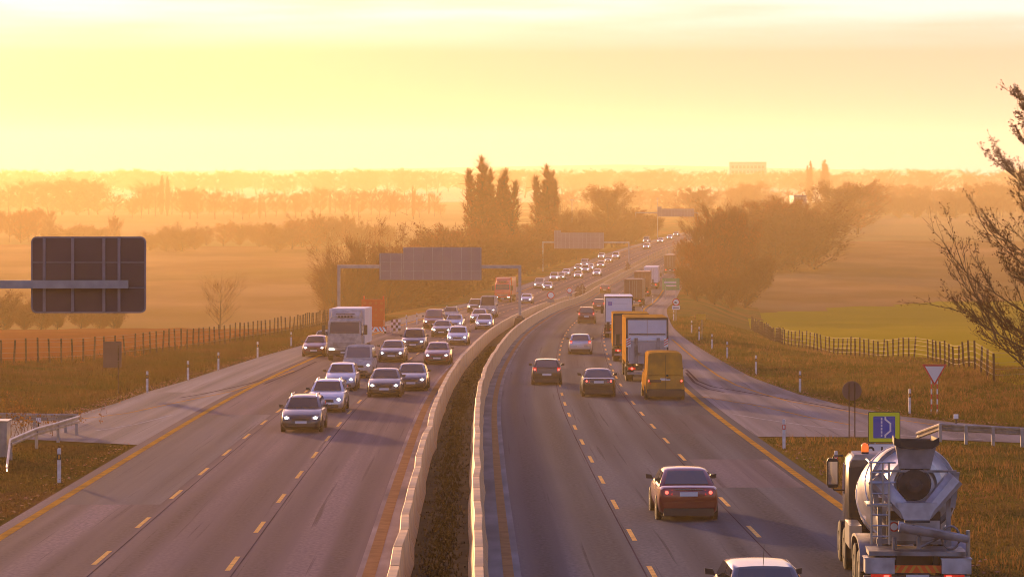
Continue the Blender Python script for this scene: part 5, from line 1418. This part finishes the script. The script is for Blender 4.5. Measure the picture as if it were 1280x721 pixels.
# large half bare tree close by, most of it outside the picture; and branches seen before the sky
def near_tree():
    r = random.Random(21); z = 128.5; x = at_z(1322, z); g = ground(x, z)
    o = thing('bare_tree', 'half bare tree with dark red leaves leaning in beside the slip road', 'tree', (x, z, g))
    T = MB(); Cn = MB(); H = 14.6
    tr = [Vector((0,0,-.3)), Vector((.1,.05,2.5)), Vector((0,.1,6)), Vector((.25,0,9)), Vector((.1,.1,12)), Vector((.2,0,H))]
    T.path(tr, [.24,.2,.16,.11,.06,.015], 8)
    leaves = []
    def branch(p, d, ln, rad, lvl):
        pts = [p]; n = 6; dd = d.copy()
        for k in range(n):
            dd = (dd+Vector((r.gauss(0,.07), r.gauss(0,.07), r.gauss(.03,.06)))).normalized(); pts.append(pts[-1]+dd*(ln/n))
        T.path(pts, [max(.007, rad*(1-k/(n+.3))) for k in range(n+1)], 5 if lvl < 2 else 3)
        if lvl < 3:
            for k in range(1, n+1):
                for q in range(2 if lvl < 2 else 1):
                    if r.random() < (.80, .55, .32)[lvl]:
                        s = Vector((r.gauss(0,1), r.gauss(0,1), r.gauss(0,1))).normalized()
                        nd = (dd*1.15+s*.55+Vector((0,0,.18))).normalized()
                        branch(pts[k], nd, ln*r.uniform(.26, .50), max(.006, rad*.42), lvl+1)
        if lvl >= 1:
            for k in range(2, n+1):
                if r.random() < (.40 if lvl >= 2 else .22): leaves.append(pts[k])
    for i in range(42):
        t = .08+.88*(i+r.random()*.5)/42; f = t*5; k = min(int(f), 4); p = tr[k].lerp(tr[k+1], f-k)
        az = i*2.39996+r.gauss(0,.3)
        if i % 3 == 0: az = math.pi+r.gauss(0,.75)
        ln = 6.3*(1-t*.72)*r.uniform(.75, 1.1)
        branch(p, Vector((math.cos(az), math.sin(az)*.8, .42+.5*t)).normalized(), ln, .075*(1.15-t), 0)
    for p in leaves:
        for q in range(r.choice((1,1,2,3))):
            c = p+Vector((r.gauss(0,.06), r.gauss(0,.06), r.gauss(-.03,.06)))
            u = Vector((r.gauss(0,1), r.gauss(0,1), r.gauss(0,1))).normalized(); v = u.cross(Vector((r.gauss(0,1), r.gauss(0,1), r.gauss(0,1)))).normalized()
            k = r.uniform(.032, .06)
            Cn.add([c-u*k, c-u*k*.2+v*k*.6, c+u*k, c-u*k*.2-v*k*.6], [(0,1,2,3)])
    T.build('trunk', M['bark'], o); Cn.build('crown', M['leaf_dark'], o)
near_tree()
# low leafy shrub at the guardrail start, thin and see through
def thin_shrub(x, z, label, n, h, w, seed, leafm):
    r = random.Random(seed); o = thing('thin_shrub', label, 'shrub', (x, z, ground(x, z))); T = MB(); Cn = MB()
    for i in range(n):
        b = Vector((r.gauss(0,w*.3), r.gauss(0,w*.3), -.05)); d = Vector((r.gauss(0,.22), r.gauss(0,.22), 1)).normalized(); l = h*r.uniform(.5, 1.05)
        pts = [b+d*(l*k/4)+Vector((r.gauss(0,.03), r.gauss(0,.03), 0)) for k in range(5)]
        T.path(pts, [.012,.010,.008,.006,.003], 3)
        for k in range(14):
            p = b+d*(l*r.uniform(.25, 1))+Vector((r.gauss(0,.12), r.gauss(0,.12), r.gauss(0,.06)))
            u = Vector((r.gauss(0,1), r.gauss(0,1), r.gauss(0,1))).normalized(); v = u.cross(Vector((r.gauss(0,1), r.gauss(0,1), r.gauss(0,1)))).normalized(); q = r.uniform(.03, .07)
            Cn.add([p-u*q, p+v*q*.6, p+u*q, p-v*q*.6], [(0,1,2,3)])
    T.build('stem', M['twig'], o); Cn.build('foliage', leafm, o)
x_, z_ = on_road(25,548); thin_shrub(x_, z_+1, 'thin leafy shrub growing beside the grey cabinet', 26, 2.1, 2.0, 3, M['leaf_olive'])
x_, z_ = on_road(62,537); thin_shrub(x_, z_+4, 'low weedy shrub behind the guardrail end', 26, .8, 2.2, 5, M['leaf_olive'])

# pale long building on the horizon, and a small shed catching the sun
def far_building(name, label, px0, px1, y0, z, m, wins):
    s = F/z; x = (px0+px1)/2; X = (x-640)/s; w = (px1-px0)/s; g = ground(X, z); h = ZC-(y0-HY)/s-g
    o = thing(name, label, 'building', (X, z, g))
    a = MB(); a.box((0,6,h/2-.5), (w,12,h+1)); a.build('wall', m, o)
    a = MB(); a.box((0,6,h+.2), (w*1.02,12.4,.4)); a.build('roof', M['sign_back_grey'], o)
    r_, c_ = wins
    for i in range(r_):
        for j in range(c_):
            b = MB(); b.box((-w*.46+w*.92*(j+.5)/c_,-.03,h*(.2+.72*(i+.5)/r_)), (w*.92/c_*.7,.06,h*.72/r_*.5)); b.build('window', M['glass_sky'], o)
M['plaster'] = mat('pale_plaster', (.36,.34,.32), (.30,.28,.27), .1, .9)
M['bright_wall'] = mat('white_wall', (.62,.48,.30), rough=.35)
far_building('apartment_block', 'long pale apartment block faint on the horizon above the wood', 912, 958, 203, 2700, M['plaster'], (4, 9))
far_building('white_shed', 'small white shed glinting between trees of the hazy belt', 992, 1008, 246, 830, M['bright_wall'], (1, 3))
# thin light mast among the trees
for x, y, z, l in ((715,250,730,'thin pale mast rising beside the lone poplar'),(822,248,860,'thin mast beside the third gantry sign')):
    X = at_z(x, z); g = ground(X, z); o = thing('lamp_mast', l, 'mast', (X, z, g)); h = ZC-(y-HY)*z/F-g
    a = MB(); a.tube((0,0,0),(0,0,h),.14,.07,8); a.build('pole', M['grey_steel'], o); a = MB(); a.box((0,0,h), (1.2,.3,.15)); a.build('lamp_head', M['grey_steel'], o)

# verge grass: blades and dead stalks, one uncountable cover
M['grass_tuft'] = mat('grass_blades', (.12,.11,.020), (.22,.12,.030), .28, 1, spec=0.0, coord='World', c3=(.075,.07,.012), scale3=.13, transl=.35)
M['grass_green'] = mat('grass_blades_green', (.065,.058,.010), (.11,.058,.014), .3, 1, spec=0.0, coord='World', c3=(.15,.07,.025), scale3=.16, transl=.35)
def grass(name, n, region, hmin, hmax, m, seed, w=.022):
    r = random.Random(seed); mb = MB(); k = 0
    while k < n:
        p = region(r)
        if p is None: continue
        x, z = p; g = ground(x, z); k += 1
        for b in range(3):
            bx, bz = x+r.gauss(0,.07), z+r.gauss(0,.07); h = r.uniform(hmin, hmax); a = r.uniform(0, 6.28); ww = w*r.uniform(.7, 1.6)
            dx, dz = math.cos(a)*ww, math.sin(a)*ww
            mb.add([(bx-dx, bz-dz, g-.02), (bx+dx, bz+dz, g-.02), (bx+r.gauss(0,.35)*h, bz+r.gauss(0,.35)*h, g+h)], [(0,1,2)])
    o = mb.build(name, m); o['kind'] = 'stuff'; return o
fr2 = lin([(60,30),(112,46),(134,33),(147,26.5),(205,31.5),(263,26.5),(352,31)])
def reg_right(r):
    z = 122+200*r.random()**1.8; u = flat_r(z)-1.2 if z < 149 else out_r(z)+.1
    lo = max(xc(z)+out_r(z)+.12 if z > 149 else lin([(121.5,23.5),(125.5,20.6),(130,18.8),(139,17.0),(149,15.8)])(z), 0); hi = fr2(z)+3
    return (lo+(hi-lo)*r.random(), z) if hi > lo else None
def reg_gore(r):
    z = 60+55.5*r.random(); x = xc(z)+12.95+r.random()*11
    if z > 107 and x > 15+(115-z)*1.75: return None
    return (x, z)
def reg_left(r):
    z = 126+190*r.random()**1.6; lo = lin([(126,-42),(150,-45),(172,-33),(197,-27.5),(230,-24),(262,-21),(320,-19.5)])(z)-1.5
    hi = xc(z)+out_l(z)-.1 if z > 151 else lin([(126,-30),(128.5,-23.0),(130,-21.2),(140,-20.6),(151,-20.3)])(z)
    return (lo+(hi-lo)*r.random()**.8, z) if hi > lo else None
def reg_lgore(r):
    z = 58+55*r.random(); x = xc(z)-12.95-r.random()*12
    if z > 104 and z > 111.5-(x+15.1)*-.0-abs(x+15.1)*.0+0*z and z > 110.5: return None
    return (x, z)
grass('grass', 30000, reg_right, .06, .24, M['grass_tuft'], 1)
grass('grass', 17000, reg_gore, .03, .11, M['grass_tuft'], 2)
grass('grass', 26000, reg_left, .06, .26, M['grass_green'], 3)
grass('grass', 14000, reg_lgore, .03, .10, M['grass_green'], 4)
M['stalk'] = mat('dead_stalks', (.24,.13,.04), (.34,.17,.05), .5, 1, spec=0.0, coord='World', transl=.3)
def clumped(reg, seed):
    q = random.Random(seed); C_ = []
    while len(C_) < 120:
        p = reg(q)
        if p: C_.append(p)
    def f(r):
        c = r.choice(C_); return (c[0]+r.gauss(0, .55), c[1]+r.gauss(0, 1.2)) if r.random() < .9 else reg(r)
    return f
def off_road(f, sgn):
    def g(r):
        p = f(r)
        if p is None: return None
        x, z = p; u = x-xc(z)
        if sgn > 0:
            e_ = out_r(z)+.5 if z > 149 else (lin([(121.5,24.5),(125.5,21.6),(130,19.8),(139,18.0),(149,16.8)])(z)-xc(z) if z > 121 else 13.2)
            return p if u > e_ and (z > 123 or z < 114) else None
        e_ = out_l(z)-.5 if z > 151 else (-24 if z < 131 and z > 112 else (-19.5 if z > 112 else -13.3))
        return p if u < e_ and (z > 130 or z < 110) else None
    return g
grass('grass', 2600, off_road(clumped(reg_right, 31), 1), .20, .45, M['stalk'], 7, .016)
grass('grass', 2000, off_road(clumped(reg_gore, 32), 1), .15, .40, M['stalk'], 8, .014)
grass('grass', 4200, off_road(clumped(reg_left, 33), -1), .25, .60, M['grass_green'], 10, .016)
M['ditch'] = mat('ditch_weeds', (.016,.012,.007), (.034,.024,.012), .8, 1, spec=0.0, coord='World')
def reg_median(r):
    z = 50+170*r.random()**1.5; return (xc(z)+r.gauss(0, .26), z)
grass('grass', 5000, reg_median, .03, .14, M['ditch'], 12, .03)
# fallen leaves along the asphalt edge
M['litter'] = mat('fallen_leaves', (.42,.13,.03), (.25,.08,.025), 8, .7, coord='World')
r = random.Random(9); mb = MB()
for k in range(2600):
    if r.random() < .55:
        z = 131+120*r.random()**1.5; x = (xc(z)+out_l(z) if z > 151 else lin([(130,-20.8),(140,-20.2),(151,-20.0)])(z))+r.gauss(-.3,.35)
    elif r.random() < .6:
        z = 123+110*r.random()**1.4; x = (xc(z)+out_r(z) if z > 149 else lin([(121.5,22.6),(125.5,20.1),(130,18.35),(139,16.6),(149,15.5)])(z))+r.gauss(.3,.35)
    else:
        z = 62+50*r.random(); x = xc(z)+r.choice((-1,1))*(12.9+abs(r.gauss(0,.5)))
    k_ = r.uniform(.03, .07); h = rz(z)+r.uniform(.03, .12); a = r.uniform(0, 6.28)
    mb.add([(x+k_*math.cos(a+q*1.57), z+k_*math.sin(a+q*1.57), h+r.uniform(-.02,.03)) for q in range(4)], [(0,1,2,3)])
o = mb.build('fallen_leaves', M['litter']); o['kind'] = 'stuff'

for p in list(protos.values())+list(TP.values()):
    if 'used' in p.keys(): del p['used']
for o in bpy.data.objects:
    if 'used' in o.keys(): del o['used']
